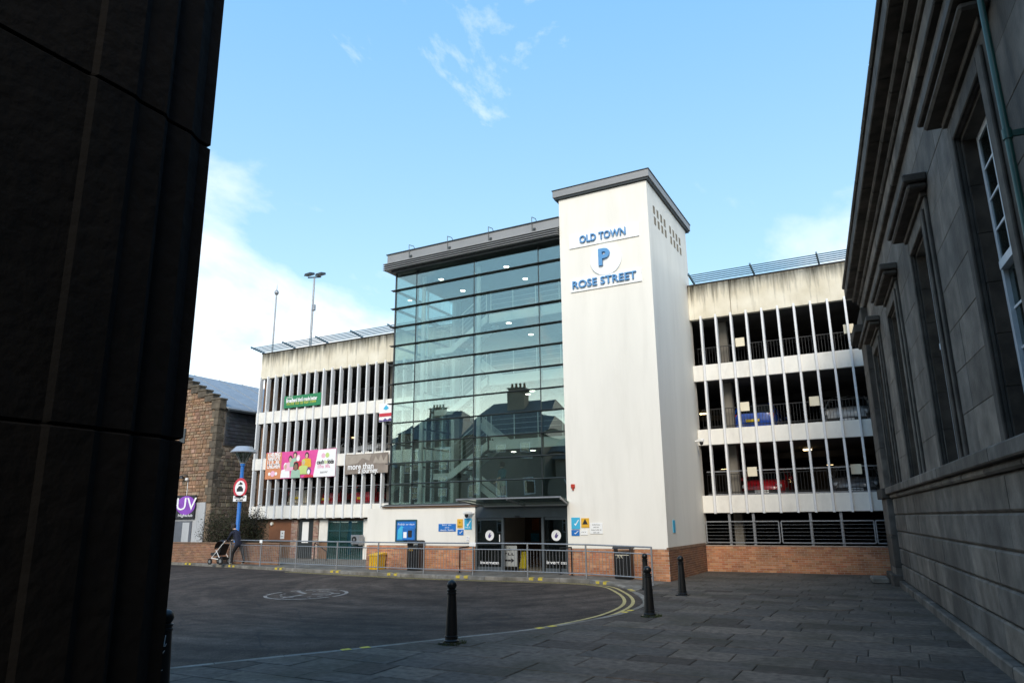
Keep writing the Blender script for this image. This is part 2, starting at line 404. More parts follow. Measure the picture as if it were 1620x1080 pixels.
    def build(s, name, mats, par=None, smooth=False, kind=None, label=None, cat=None, group=None, local=False):
        if par is None and not local:
            xs, ys, zs = zip(*s.v); org = ((min(xs) + max(xs)) / 2, (min(ys) + max(ys)) / 2, min(zs))
        else:
            org = ORG.get(par.name, (0, 0, 0)) if par is not None else (0, 0, 0)
        me = s.mesh(name, mats, org, smooth)
        return link(name, me, par, org, kind, label, cat, group)
def link(name, me, par=None, org=(0, 0, 0), kind=None, label=None, cat=None, group=None, loc=None):
    o = bpy.data.objects.new(name, me); COL.objects.link(o)
    if par is not None:
        o.parent = par
        if loc is not None: o.location = loc
    else:
        o.location = org if loc is None else loc
    ORG[o.name] = org
    tag(o, label, cat, group, kind)
    return o
def tag(o, label=None, cat=None, group=None, kind=None):
    if label: o['label'] = label
    if cat: o['category'] = cat
    if group: o['group'] = group
    if kind: o['kind'] = kind
    return o
def thing(name, label, cat, loc=(0, 0, 0), rz=0.0, group=None, local=False, kind=None):
    o = bpy.data.objects.new(name, None); COL.objects.link(o)
    o.location = loc; o.rotation_euler = (0, 0, rz); o.empty_display_size = 0.2
    ORG[o.name] = (0, 0, 0) if (local or rz) else tuple(loc)
    return tag(o, label, cat, group, kind)
def dup(root, loc, rz=None, label=None, group=None):
    def cp(o, par):
        c = o.copy(); COL.objects.link(c)
        if par is not None: c.parent = par
        for ch in list(o.children): cp(ch, c)
        return c
    r = cp(root, None); r.location = loc
    if rz is not None: r.rotation_euler = (0, 0, rz)
    if label: r['label'] = label
    if group: r['group'] = group
    return r
def text_mesh(s, size, depth=0.004, bold=0.0, shear=0.0, align='CENTER', space=1.0):
    cu = bpy.data.curves.new('t', 'FONT'); cu.body = s; cu.size = size; cu.extrude = depth / 2; cu.offset = bold
    cu.align_x = align; cu.align_y = 'CENTER'; cu.shear = shear; cu.resolution_u = 3; cu.space_character = space
    ob = bpy.data.objects.new('t', cu); COL.objects.link(ob)
    dg = bpy.context.evaluated_depsgraph_get(); dg.update()
    me = bpy.data.meshes.new_from_object(ob.evaluated_get(dg))
    bpy.data.objects.remove(ob); bpy.data.curves.remove(cu)
    return me
def text(s, size, x, y, z, mname, par, depth=0.004, bold=0.0, shear=0.0, align='CENTER', wid=None, name='lettering', sx=1.0, space=1.0):
    """upright lettering facing -Y, its middle at (x, y, z); wid fits the width"""
    me = text_mesh(s, size, depth, bold, shear, align, space)
    if wid:
        xs = [v.co.x for v in me.vertices]; sx = wid / (max(xs) - min(xs))
    for v in me.vertices: v.co = Vector((v.co.x * sx, -v.co.z, v.co.y))
    me.materials.clear(); me.materials.append(M[mname]); me.name = name
    org = ORG.get(par.name, (0, 0, 0))
    return link(name, me, par, org, loc=(x - org[0], y - org[1], z - org[2]))
def scribble(x0, x1, z, h, y, mname, par, words=3):
    m_ = MB(); rnd = random.Random(int(abs(x0 * 131 + z * 977))); lens = [rnd.randint(3, 8) for _ in range(words)]
    u = (x1 - x0) / (sum(lens) + 1.2 * (words - 1)); x = x0
    for n_ in lens:
        for k in range(n_):
            hh = h * rnd.choice((.55, .6, .6, .9)); m_.box(x + u * .08, x + u * .38, y - .002, y + .001, z - h * .3, z - h * .3 + hh)
            if rnd.random() < .7: zz_ = z - h * .3 + hh * rnd.choice((.0, .42, .8)); m_.box(x + u * .381, x + u * .86, y - .002, y + .001, zz_, zz_ + h * .16)
            x += u
        x += 1.2 * u
    return m_.build('lettering', mname, par, kind='stuff')
def jit(c, a=0.2):
    k = 1 + random.uniform(-a, a); return tuple(max(0, x * k * (1 + random.uniform(-a * .25, a * .25))) for x in c)

# ------------------------------------------------------------------ planes
YT, YG, YW = 23.161, 23.56, 28.19          # tower front, glass, parking wings
XL, XG, XT0, XT1 = -31.25, -18.25, -10.23, -6.74
ZF = 0.12                                  # far pavement

def sstep(t): t = max(0, min(1, t)); return t * t * (3 - 2 * t)
def zroad(x, y): return -0.10 + 0.10 * sstep((y - 13) / 7.5)

# ================================================================== GROUND
def smooth_path(pts, step=0.15):
    out = []
    n = len(pts)
    for i in range(n - 1):
        p0, p1, p2, p3 = pts[max(i - 1, 0)], pts[i], pts[i + 1], pts[min(i + 2, n - 1)]
        k = max(1, int((p2 - p1).length / step))
        for j in range(k):
            t = j / k
            out.append(0.5 * ((2 * p1) + (p2 - p0) * t + (2 * p0 - 5 * p1 + 4 * p2 - p3) * t * t + (3 * p1 - p0 - 3 * p2 + p3) * t ** 3))
    out.append(pts[-1]); return out
far_px = [(275, 893), (440, 902), (620, 911.5), (750, 916.5), (840, 919), (925, 922)]
near_px = [(975, 927), (1000, 936), (1014, 945), (1014, 954), (995, 963.5), (955, 974), (850, 992), (714, 1007), (560, 1024), (430, 1037), (270, 1054)]
KP = [Vector((-58, 24.3, 0)), Vector((-40, 23.6, 0))] + [G(*q) for q in far_px] + [G(*q) for q in near_px]
for q in KP: q.z = 0
d_ = (KP[-1] - KP[-3]).normalized()
KP += [KP[-1] + d_ * 5, KP[-1] + d_ * 18]
KPATH = smooth_path(KP)
def knorm(i):
    a, b = KPATH[max(i - 2, 0)], KPATH[min(i + 2, len(KPATH) - 1)]
    d = (b - a).normalized(); return Vector((-d.y, d.x, 0))
KARC = [0.0]
for i in range(1, len(KPATH)): KARC.append(KARC[-1] + (KPATH[i] - KPATH[i - 1]).length)
IAPEX = max(range(len(KPATH)), key=lambda i: KPATH[i].x)
def kz(i):                                   # height of the kerb top
    x = KPATH[i].x
    if i > IAPEX: return 0.0
    return lerp(ZF, 0.0, sstep((x + 9.2) / 2.6))
def kindex(p): return min(range(len(KPATH)), key=lambda i: (KPATH[i] - Vector((p.x, p.y, 0))).length)
def kx(y):                                   # near kerb line as x(y)
    for i in range(IAPEX, len(KPATH) - 1):
        if KPATH[i].y >= y >= KPATH[i + 1].y:
            t = (KPATH[i].y - y) / max(1e-6, KPATH[i].y - KPATH[i + 1].y); return lerp(KPATH[i].x, KPATH[i + 1].x, t)
    if y > KPATH[IAPEX].y:
        for i in range(IAPEX, 0, -1):
            if KPATH[i].y <= y <= KPATH[i - 1].y:
                t = (y - KPATH[i].y) / max(1e-6, KPATH[i - 1].y - KPATH[i].y); return max(-6.8, lerp(KPATH[i].x, KPATH[i - 1].x, t))
            if KPATH[i].x < -6.8: break
        return -6.8
    return KPATH[-1].x
def fy(x):                                   # far kerb line as y(x)
    for i in range(0, IAPEX):
        if KPATH[i].x <= x <= KPATH[i + 1].x:
            t = (x - KPATH[i].x) / max(1e-6, KPATH[i + 1].x - KPATH[i].x); return lerp(KPATH[i].y, KPATH[i + 1].y, t)
    return KPATH[IAPEX].y

# asphalt
def asphalt():
    m, nt, n, l, b = nodes('asphalt')
    b.inputs['Roughness'].default_value = 0.9; b.inputs['Specular IOR Level'].default_value = 0.22
    gm = n.new('ShaderNodeNewGeometry')
    def noise(sc, det, rough=0.6):
        z = n.new('ShaderNodeTexNoise'); z.inputs['Scale'].default_value = sc; z.inputs['Detail'].default_value = det; z.inputs['Roughness'].default_value = rough
        l.new(gm.outputs['Position'], z.inputs['Vector']); return z
    a = noise(0.35, 5); rp = n.new('ShaderNodeValToRGB'); rp.color_ramp.elements[0].position = 0.35; rp.color_ramp.elements[1].position = 0.66
    rp.color_ramp.elements[0].color = (0.030, 0.023, 0.0185, 1); rp.color_ramp.elements[1].color = (0.066, 0.051, 0.041, 1); l.new(a.outputs['Fac'], rp.inputs[0])
    f = noise(32, 5, 0.8); r2 = n.new('ShaderNodeMapRange'); r2.inputs[1].default_value = 0.36; r2.inputs[2].default_value = 0.68; r2.inputs[3].default_value = 0.35; r2.inputs[4].default_value = 1.9
    l.new(f.outputs['Fac'], r2.inputs[0])
    mu = n.new('ShaderNodeMixRGB'); mu.blend_type = 'MULTIPLY'; mu.inputs[0].default_value = 1; l.new(rp.outputs[0], mu.inputs[1]); l.new(r2.outputs[0], mu.inputs[2])
    md = noise(2.6, 8, 0.7); r4 = n.new('ShaderNodeMapRange'); r4.inputs[1].default_value = 0.35; r4.inputs[2].default_value = 0.68; r4.inputs[3].default_value = 0.68; r4.inputs[4].default_value = 1.45
    l.new(md.outputs['Fac'], r4.inputs[0])
    mu2 = n.new('ShaderNodeMixRGB'); mu2.blend_type = 'MULTIPLY'; mu2.inputs[0].default_value = 1; l.new(mu.outputs[0], mu2.inputs[1]); l.new(r4.outputs[0], mu2.inputs[2]); mu = mu2
    sub = n.new('ShaderNodeVectorMath'); sub.operation = 'SUBTRACT'; sub.inputs[1].default_value = (-12.5, 21.0, 0); l.new(gm.outputs['Position'], sub.inputs[0])
    ln = n.new('ShaderNodeVectorMath'); ln.operation = 'LENGTH'; l.new(sub.outputs[0], ln.inputs[0])
    sx = n.new('ShaderNodeSeparateXYZ'); l.new(sub.outputs[0], sx.inputs[0])
    an = n.new('ShaderNodeMath'); an.operation = 'ARCTAN2'; l.new(sx.outputs['Y'], an.inputs[0]); l.new(sx.outputs['X'], an.inputs[1])
    cb = n.new('ShaderNodeCombineXYZ'); l.new(ln.outputs['Value'], cb.inputs[0]); l.new(an.outputs[0], cb.inputs[1])
    pn = n.new('ShaderNodeTexNoise'); pn.inputs['Scale'].default_value = 1.7; pn.inputs['Detail'].default_value = 6; pn.inputs['Roughness'].default_value = 0.65; l.new(cb.outputs[0], pn.inputs['Vector'])
    r5 = n.new('ShaderNodeMapRange'); r5.inputs[1].default_value = 0.36; r5.inputs[2].default_value = 0.66; r5.inputs[3].default_value = 0.66; r5.inputs[4].default_value = 1.5; l.new(pn.outputs['Fac'], r5.inputs[0])
    mu3 = n.new('ShaderNodeMixRGB'); mu3.blend_type = 'MULTIPLY'; mu3.inputs[0].default_value = 1; l.new(mu.outputs[0], mu3.inputs[1]); l.new(r5.outputs[0], mu3.inputs[2]); mu = mu3
    v = n.new('ShaderNodeTexVoronoi'); v.feature = 'DISTANCE_TO_EDGE'; v.inputs['Scale'].default_value = 0.45
    w = noise(2.0, 4); wa = n.new('ShaderNodeVectorMath'); wa.operation = 'MULTIPLY_ADD'; wa.inputs[1].default_value = (0.35,) * 3
    l.new(w.outputs['Color'], wa.inputs[0]); l.new(gm.outputs['Position'], wa.inputs[2]); l.new(wa.outputs[0], v.inputs['Vector'])
    r3 = n.new('ShaderNodeMapRange'); r3.inputs[1].default_value = 0.0; r3.inputs[2].default_value = 0.012; r3.inputs[3].default_value = 0.75; r3.inputs[4].default_value = 0.0
    l.new(v.outputs['Distance'], r3.inputs[0])
    mx = n.new('ShaderNodeMixRGB'); l.new(r3.outputs[0], mx.inputs[0]); l.new(mu.outputs[0], mx.inputs[1]); mx.inputs[2].default_value = (0.02, 0.02, 0.021, 1)
    l.new(mx.outputs[0], b.inputs['Base Color'])
    bp = n.new('ShaderNodeBump'); bp.inputs['Strength'].default_value = 0.55; bp.inputs['Distance'].default_value = 0.012
    l.new(f.outputs['Fac'], bp.inputs['Height']); l.new(bp.outputs[0], b.inputs['Normal'])
    return m
M['asphalt'] = asphalt()
mb = MB(); mb.add([(-900, -900, -0.32), (900, -900, -0.32), (900, 900, -0.32), (-900, 900, -0.32)], [(0, 1, 2, 3)])
mb.build('ground', 'asphalt', kind='structure', label='dark ground reaching away behind the buildings', local=True)

near_path = list(reversed(KPATH[IAPEX:])); far_path = KPATH[:IAPEX + 1]
def resample(path, n):
    arc = [0]
    for i in range(1, len(path)): arc.append(arc[-1] + (path[i] - path[i - 1]).length)
    out = []; j = 0
    for k in range(n):
        t = arc[-1] * k / (n - 1)
        while j < len(arc) - 2 and arc[j + 1] < t: j += 1
        u = (t - arc[j]) / max(1e-9, arc[j + 1] - arc[j]); out.append(path[j].lerp(path[j + 1], min(1, u)))
    return out
mb = MB(); NA, NB = 90, 30
A, B = resample(near_path, NA), resample(far_path, NA)
vsr = []
for i in range(NA):
    for j in range(NB):
        p = A[i].lerp(B[i], j / (NB - 1)); vsr.append((p.x, p.y, zroad(p.x, p.y)))
mb.add(vsr, [(i * NB + j, i * NB + j + 1, (i + 1) * NB + j + 1, (i + 1) * NB + j) for i in range(NA - 1) for j in range(NB - 1)])
mb.add([(-58, 24.3, -0.03), (-58, -9, -0.11), (A[0].x, A[0].y, -0.105)], [(0, 1, 2)])
mb.build('road', 'asphalt', kind='structure', label='dark asphalt road bending past the car park', smooth=True, local=True)

# kerbs, stone by stone
kerb = thing('kerb', None, None, (0, 0, 0), local=True, kind='structure')
def kerb_piece(i0, i1, gap=0.006):
    m_ = MB(); sec = []
    idx = list(range(i0, i1 + 1, max(1, (i1 - i0) // 4)))
    if idx[-1] != i1: idx.append(i1)
    for q, i in enumerate(idx):
        p, nn = KPATH[i], knorm(i); t = Vector((nn.y, -nn.x, 0))
        sh = t * gap if q == 0 else (-t * gap if q == len(idx) - 1 else Vector((0, 0, 0)))
        z = kz(i); zr = zroad(p.x, p.y) - 0.06
        pts = [(0.0, zr), (0.012, z - 0.02), (0.03, z), (0.15, z), (0.155, zr)]
        sec.append([(p.x + sh.x + nn.x * a, p.y + sh.y + nn.y * a, zz) for a, zz in pts])
    n = 5; vs_ = [v for s in sec for v in s]
    fs_ = [(k * n + j, k * n + (j + 1) % n, (k + 1) * n + (j + 1) % n, (k + 1) * n + j) for k in range(len(sec) - 1) for j in range(n)]
    fs_ += [tuple(range(n)), tuple((len(sec) - 1) * n + j for j in range(n))]
    m_.add(vs_, fs_); m_.build('kerbstone', 'kerb', kerb, local=True)
st = next(i for i in range(len(KPATH)) if KPATH[i].x > -44)
i = st
while i < len(KPATH) - 10:
    j = i
    L = random.uniform(0.8, 1.0)
    while j < len(KPATH) - 1 and KARC[j] - KARC[i] < L: j += 1
    kerb_piece(i, j); i = j
    if KPATH[i].y < 2: break
# painted yellow marks on the kerb
def kerb_mark(px, py, z, flat=False):
    c = kindex(G(px, py, z)); m_ = MB()
    for s in (-1, 1):
        i0 = c + s
        p, nn = KPATH[c], knorm(c); t = Vector((nn.y, -nn.x, 0)); zt = kz(c)
        o = p + t * (s * 0.16)
        for a0, a1, z0, z1 in ((-0.004, 0.010, zt - 0.085, zt - 0.012), (0.012, 0.14, zt + 0.001, zt + 0.005)):
            vs_ = [o + nn * a + t * b + Vector((0, 0, zz)) for zz in (z0, z1) for a, b in ((a0, -0.075), (a1, -0.075), (a1, 0.075), (a0, 0.075))]
            m_.add(vs_, [(0, 1, 2, 3), (4, 5, 6, 7), (0, 1, 5, 4), (1, 2, 6, 5), (2, 3, 7, 6), (3, 0, 4, 7)])
    m_.build('painted_mark', 'yellow_block', kerb, local=True)
for q in [(295, 892), (367, 895.5), (437, 900), (520, 905), (617, 909.5), (724, 913.5), (842, 917.5)]: kerb_mark(*q, 0.06)
for q in [(965, 923), (1001, 933), (980, 966), (856, 990.5), (560, 1022)]: kerb_mark(*q, 0.0)
# double yellow lines
def ribbon(m_, i0, i1, off, w, lift=0.004):
    vs_ = []
    for i in range(i0, i1 + 1, 2):
        p, nn = KPATH[i], knorm(i)
        for a in (off - w / 2, off + w / 2):
            q = p - nn * a; vs_.append((q.x, q.y, zroad(q.x, q.y) + lift))
    k = len(vs_) // 2
    m_.add(vs_, [(2 * j, 2 * j + 1, 2 * j + 3, 2 * j + 2) for j in range(k - 1)])
i0, i1 = kindex(G(470, 903)), kindex(G(430, 1037))
for off in (0.22, 0.43):
    m_ = MB(); ribbon(m_, i0, i1, off, 0.085, 0.006)
    m_.build('yellow_line', 'yellow_line', kerb, local=True)
# worn painted circle on the road
m_ = MB(); cx, cy = -15.27, 16.05
def rz(x, y): return zroad(x, y) + 0.006
for r_, w_ in ((1.12, 0.10), (0.72, 0.07)):
    n = 48; vs_ = []
    for k in range(n + 1):
        a = 2 * math.pi * k / n
        for rr in (r_ - w_ / 2, r_ + w_ / 2): x, y = cx + rr * math.cos(a), cy + rr * math.sin(a); vs_.append((x, y, rz(x, y)))
    m_.add(vs_, [(2 * k, 2 * k + 1, 2 * k + 3, 2 * k + 2) for k in range(n) if random.random() > (.12 if r_ > 1 else .35)])
for a in (0.5, 2.6, 4.7):
    p = Vector((math.cos(a), math.sin(a))); q = Vector((-p.y, p.x)) * 0.06
    vs_ = [(cx + p.x * r_ + s * q.x, cy + p.y * r_ + s * q.y) for r_, s in ((0.15, -1), (0.15, 1), (0.95, 1), (0.95, -1))]
    m_.add([(x, y, rz(x, y) + 0.002) for x, y in vs_], [(0, 1, 2, 3)])
m_.build('road_marking', 'white_line', kind='structure', label='worn white painted circle on the asphalt', local=True)

# near pavement: joints sheet + slabs
WA = R(5.668)                               # the stone building on the right is turned by this
def wx(y): return 2.163 / math.cos(WA) - math.tan(WA) * y
mb = MB()
ys = [-14 + k * 0.5 for k in range(86)]
vs_ = []
for y in ys:
    x0 = kx(y) + (0.14 if kx(y) > -6.79 or y < KPATH[IAPEX].y else 0)
    if y < 6: x0 = max(kx(y) + 0.14, -30)
    vs_ += [(x0, y, -0.014), (wx(y) + 0.4, y, -0.014)]
mb.add(vs_, [(2 * k, 2 * k + 1, 2 * k + 3, 2 * k + 2) for k in range(len(ys) - 1)])
pave = mb.build('pavement', 'joint', kind='structure', label='worn stone slab pavement beside the stone building', local=True)
def slab_poly(poly, z, tilt):
    """chamfered slab from a convex quad"""
    c = sum((Vector(p) for p in poly), Vector((0, 0))) / len(poly)
    ins = [Vector(p) + (c - Vector(p)).normalized() * 0.016 for p in poly]
    vs_ = [(p[0], p[1], -0.03) for p in poly] + [(p[0], p[1], z - 0.008 + tilt.dot(Vector(p) - c)) for p in poly] + [(p.x, p.y, z + tilt.dot(p - c)) for p in ins]
    n = len(poly)
    fs_ = [tuple(range(2 * n, 3 * n))] + [(a + i, a + (i + 1) % n, a + n + (i + 1) % n, a + n + i) for a in (0, n) for i in range(n)]
    return vs_, fs_
rest = MB(); count = 0
y = 2.2; rowi = 0
while y < 28.0:
    dep = random.uniform(0.48, 0.72); y1 = min(y + dep, 28.13)
    xa0, xa1 = [((kx(t) + 0.165) if (kx(t) > -6.79 or t < KPATH[IAPEX].y) else (-6.78 if t < 23.2 else -6.70)) for t in (y, y1)]
    lim0, lim1 = wx(y) - 0.02, wx(y1) - 0.02
    x = max(xa0, xa1) + random.uniform(0.35, 1.0); left = (xa0, xa1)
    while True:
        nx = min(x, lim0, lim1); last = x + 0.35 > min(lim0, lim1)
        right = (lim0, lim1) if last else (x + random.uniform(-.012, .012), x + random.uniform(-.012, .012))
        g = 0.006
        poly = [(left[0] + g, y + g), (right[0] - g, y + g), (right[1] - g, y1 - g), (left[1] + g, y1 - g)]
        z = random.uniform(-0.003, 0.004); tilt = Vector((random.uniform(-.005, .005), random.uniform(-.005, .005)))
        a, b = slab_poly(poly, z, tilt)
        if 4.5 < y < 21.5 and count < 295:
            MB().add(a, b).build('paving_slab', 'slab', pave, local=True); count += 1
        else: rest.add(a, b)
        if last: break
        left = right; x += random.uniform(0.62, 1.25)
    y = y1
rest.build('paving_slabs', 'slab', pave, local=True, kind='stuff')

# far pavement
mb = MB(); xs = [-58 + k * 0.4 for k in range(129)]; vs_ = []
for x in xs:
    z = lerp(ZF, 0.0, sstep((x + 9.2) / 2.6)); y0 = fy(x) + 0.15
    vs_ += [(x, y0, z - 0.003), (x, 29.2, z - 0.003)]
mb.add(vs_, [(2 * k, 2 * k + 1, 2 * k + 3, 2 * k + 2) for k in range(len(xs) - 1)])
mb.build('far_pavement', 'kerb', kind='structure', label='grey pavement in front of the car park', local=True)

# sunken drain stone in the pavement
c = G(1312, 962); m_ = MB(); n = 22
prof = [(0.44, 0.001), (0.42, 0.022), (0.30, 0.026), (0.26, 0.010), (0.10, 0.006)]
vs_ = [(c.x + r_ * math.cos(2 * math.pi * k / n) * 1.15, c.y + r_ * math.sin(2 * math.pi * k / n) * 0.8, z_) for r_, z_ in prof for k in range(n)]
m_.add(vs_, [(a * n + k, a * n + (k + 1) % n, (a + 1) * n + (k + 1) % n, (a + 1) * n + k) for a in range(4) for k in range(n)] + [tuple(4 * n + k for k in range(n))])
m_.build('drain_stone', 'dark_stone', pave, local=True, smooth=True)

# ================================================================== CAR PARK
def brick_wall(name, par, axis, fixed, a0, a1, z0, z1, out, pal, bl=0.225, bh=0.075, top=True):
    """real bricks proud of a mortar core; axis 'x' faces -Y, axis 'y' faces +X"""
    t = 0.10
    core = MB(); br = MB(); j = 0.010; pr = 0.006
    inn = fixed - out * t
    f0 = fixed - out * pr
    if axis == 'x': core.box(a0, a1, min(f0, inn), max(f0, inn), z0 - 0.1, z1 - 0.004)
    else: core.box(min(f0, inn), max(f0, inn), a0, a1, z0 - 0.1, z1 - 0.004)
    core.build('mortar', 'mortar', par)
    k = 0; z = z0
    while z < z1 - 0.02:
        zt = min(z + bh - j, z1); x = a0 - (bl / 2 if k % 2 else 0)
        while x < a1 - 0.01:
            xa, xb = max(x, a0), min(x + bl - j, a1)
            if xb - xa > 0.02:
                e = random.uniform(-0.0015, 0.0015); c_ = jit(random.choice(pal), 0.16)
                f1 = fixed + out * e; f2 = fixed - out * 0.03
                if axis == 'x': br.box(xa, xb, f1, f2, z, zt, c_)
                else: br.box(f1, f2, xa, xb, z, zt, c_)
            x += bl
        z += bh; k += 1
    return br.build(name, 'brick', par, kind='stuff')
RED = [(0.44, 0.19, 0.095), (0.49, 0.23, 0.115), (0.40, 0.16, 0.08), (0.52, 0.27, 0.145), (0.46, 0.20, 0.10)]
DRED = [(0.22, 0.11, 0.065), (0.26, 0.13, 0.07), (0.19, 0.095, 0.06)]
PINK = [(0.33, 0.20, 0.16), (0.38, 0.26, 0.20), (0.28, 0.16, 0.13), (0.42, 0.33, 0.27)]

cp = thing('car_park_building', 'white concrete multi-storey car park with vertical fins, rendered tower and glass stairwell', 'car park', (-15, YW, 0))
O = Vector(ORG[cp.name])
def put(name, me, par, x, y, z):
    return link(name, me, par, tuple(O), loc=(x - O.x, y - O.y, z - O.z))
XR = 5.6                                    # right wing carries on behind the stone building
SPZ = [(2.12, 2.77), (4.70, 5.31), (7.24, 7.89)]
PAR = (9.80, 11.26)
# weathered parapets
def parapet_mat():
    m, nt, n, l, b = nodes('stained_parapet')
    b.inputs['Roughness'].default_value = 0.9
    gm = n.new('ShaderNodeNewGeometry')
    mp = n.new('ShaderNodeMapping'); mp.inputs['Scale'].default_value = (7, 7, 0.5); l.new(gm.outputs['Position'], mp.inputs[0])
    s = n.new('ShaderNodeTexNoise'); s.inputs['Scale'].default_value = 1.0; s.inputs['Detail'].default_value = 7; s.inputs['Roughness'].default_value = 0.65; l.new(mp.outputs[0], s.inputs['Vector'])
    sx = n.new('ShaderNodeSeparateXYZ'); l.new(gm.outputs['Position'], sx.inputs[0])
    h = n.new('ShaderNodeMapRange'); h.inputs[1].default_value = 10.35; h.inputs[2].default_value = 11.25; h.inputs[3].default_value = -0.06; h.inputs[4].default_value = 0.26; l.new(sx.outputs['Z'], h.inputs[0])
    ad = n.new('ShaderNodeMath'); ad.operation = 'ADD'; l.new(s.outputs['Fac'], ad.inputs[0]); l.new(h.outputs[0], ad.inputs[1])
    r = n.new('ShaderNodeValToRGB'); r.color_ramp.elements[0].position = 0.5; r.color_ramp.elements[1].position = 0.86; l.new(ad.outputs[0], r.inputs[0])
    z2 = n.new('ShaderNodeTexNoise'); z2.inputs['Scale'].default_value = 1.1; z2.inputs['Detail'].default_value = 6; l.new(gm.outputs['Position'], z2.inputs['Vector'])
    base = n.new('ShaderNodeValToRGB'); base.color_ramp.elements[0].color = (0.60, 0.54, 0.41, 1); base.color_ramp.elements[1].color = (0.78, 0.73, 0.61, 1)
    base.color_ramp.elements[0].position = 0.3; base.color_ramp.elements[1].position = 0.7; l.new(z2.outputs['Fac'], base.inputs[0])
    mx = n.new('ShaderNodeMixRGB'); l.new(r.outputs[0], mx.inputs[0]); l.new(base.outputs[0], mx.inputs[1]); mx.inputs[2].default_value = (0.12, 0.105, 0.075, 1)
    l.new(mx.outputs[0], b.inputs['Base Color'])
    nb = n.new('ShaderNodeTexNoise'); nb.inputs['Scale'].default_value = 35; l.new(gm.outputs['Position'], nb.inputs['Vector'])
    bp = n.new('ShaderNodeBump'); bp.inputs['Strength'].default_value = 0.3; bp.inputs['Distance'].default_value = 0.02; l.new(nb.outputs['Fac'], bp.inputs['Height']); l.new(bp.outputs[0], b.inputs['Normal'])
    return m
M['parapet'] = parapet_mat()
WINGS = ((XL, -17.6), (XT1 + 0.004, XR))
for w, (a, b) in enumerate(WINGS):
    x = a; k = 0
    cuts = [a] + ([-24.9] if w == 0 else [-5.05, 0.5]) + [b]
    for q in range(len(cuts) - 1):
        pm = MB().cbox(cuts[q] + (0.008 if q else 0), cuts[q + 1] - 0.008, YW, YW + 0.22, PAR[0], PAR[1], 0.012)
        pa = pm.build('parapet', 'parapet', cp)
    MB().box(a - 0.02, b, YW - 0.03, YW + 0.26, PAR[1] + 0.001, PAR[1] + 0.05).build('coping', 'dark_conc', cp)
    for z0, z1 in SPZ:
        MB().cbox(a - (0.12 if w == 0 else 0), b, YW, YW + 0.16, z0, z1, 0.01).build('spandrel', 'white_paint', cp)
# fins
FW, FD, FO = 0.078, 0.25, 0.11
levels = [(SPZ[0][0] - 0.03, SPZ[1][0] - 0.035), (SPZ[1][0] - 0.03, SPZ[2][0] - 0.035), (SPZ[2][0] - 0.03, PAR[0] + 0.10)]
fm = []
for z0, z1 in levels:
    fm.append(MB().cbox(-FW / 2, FW / 2, -FO, FD - FO, 0, z1 - z0, 0.008).mesh('fin', 'fin'))
lx = [-31.16 + 0.5905 * k for k in range(23)]
rxs = [-6.27 + 0.594 * k for k in range(20)]
for x in lx + rxs:
    if -17.7 < x < -7: continue
    for (z0, z1), me in zip(levels, fm): put('fin', me, cp, x, YW, z0)
# decks, back wall, end walls, columns
YB = YW + 15
for z0, z1 in SPZ:
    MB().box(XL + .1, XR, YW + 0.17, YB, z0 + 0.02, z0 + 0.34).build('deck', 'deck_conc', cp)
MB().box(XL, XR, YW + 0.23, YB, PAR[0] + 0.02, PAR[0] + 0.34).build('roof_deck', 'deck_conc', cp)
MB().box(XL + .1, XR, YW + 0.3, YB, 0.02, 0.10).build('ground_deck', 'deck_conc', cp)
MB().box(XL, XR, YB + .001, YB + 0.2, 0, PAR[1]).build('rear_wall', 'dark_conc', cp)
M['end_brick'] = mat('end_wall_brown', (0.17, 0.10, 0.06), 0.9, 0.25, 3, 0.3, 20)
MB().box(XL + 0.05, XL + 0.25, YW + 0.30, YB - .01, 0.1, PAR[0]).build('end_wall', 'end_brick', cp)
MB().box(XR - .2, XR - .01, YW + 0.3, YB - .01, 0.1, PAR[0]).build('end_wall', 'dark_conc', cp)
for zl in range(4):
    zb = [0.1, SPZ[0][0] + .34, SPZ[1][0] + .34, SPZ[2][0] + .34][zl]; zt = [SPZ[0][0], SPZ[1][0], SPZ[2][0], PAR[0]][zl] + 0.018
    for x in (-5.65, -0.2, -22.6, -27.4):
        if zl == 0 and x < -10: continue
        MB().cbox(x - .17, x + .17, YW + 0.95, YW + 1.3, zb, zt, 0.02).build('column', 'col_conc', cp)
    if zl:
        # beams under the deck above and a kerb barrier with a bar rail behind the fins
        for a, b in ((XL + .3, -18.4), (XT1 + .1, XR - .3)):
            MB().box(a, b, YW + 0.55, YW + 0.75, zb + 0.001, zb + 0.30).build('barrier', 'dark_conc', cp)
            g = MB(); k = a
            g.box(a, b, YW + .63, YW + .66, zb + 1.12, zb + 1.15); g.box(a, b, YW + .63, YW + .66, zb + 0.42, zb + 0.45)
            while k < b:
                g.box(k, k + 0.014, YW + .638, YW + .652, zb + .3, zb + 1.12); k += 0.115
            g.build('bar_rail', 'black', cp, kind='stuff')
            if zl == 1:
                for h in (.36, 1.24): MB().box(a, b, YW + .60, YW + .625, zb + h - .02, zb + h + .02).build('guard_rail', 'galv', cp)
        for yb in (YW + 5, YW + 10):
            MB().box(XL + .3, XR - .3, yb, yb + .35, zt - 0.30, zt - 0.03).build('beam', 'dark_conc', cp)
# roof outriggers with pipes
for a, b in ((XL, -17.9), (XT1 + .25, XR)):
    n = 5
    for k in range(n):
        t = (k + 0.35) / n; y = YW - 0.80 * t - 0.05; z = PAR[1] + 0.10 + 0.12 * t
        MB().tube((a - (0.1 if a < -20 else 0), y, z), (b, y, z), 0.022, n=6).build('roof_pipe', 'rail_blue', cp)
    x = a + 0.05
    while x < b:
        MB().bar((x, YW + 0.12, PAR[1] + 0.08), (x, YW - 0.90, PAR[1] + 0.235), 0.06, 0.07).build('bracket', 'rail_blue', cp)
        x += 2.4
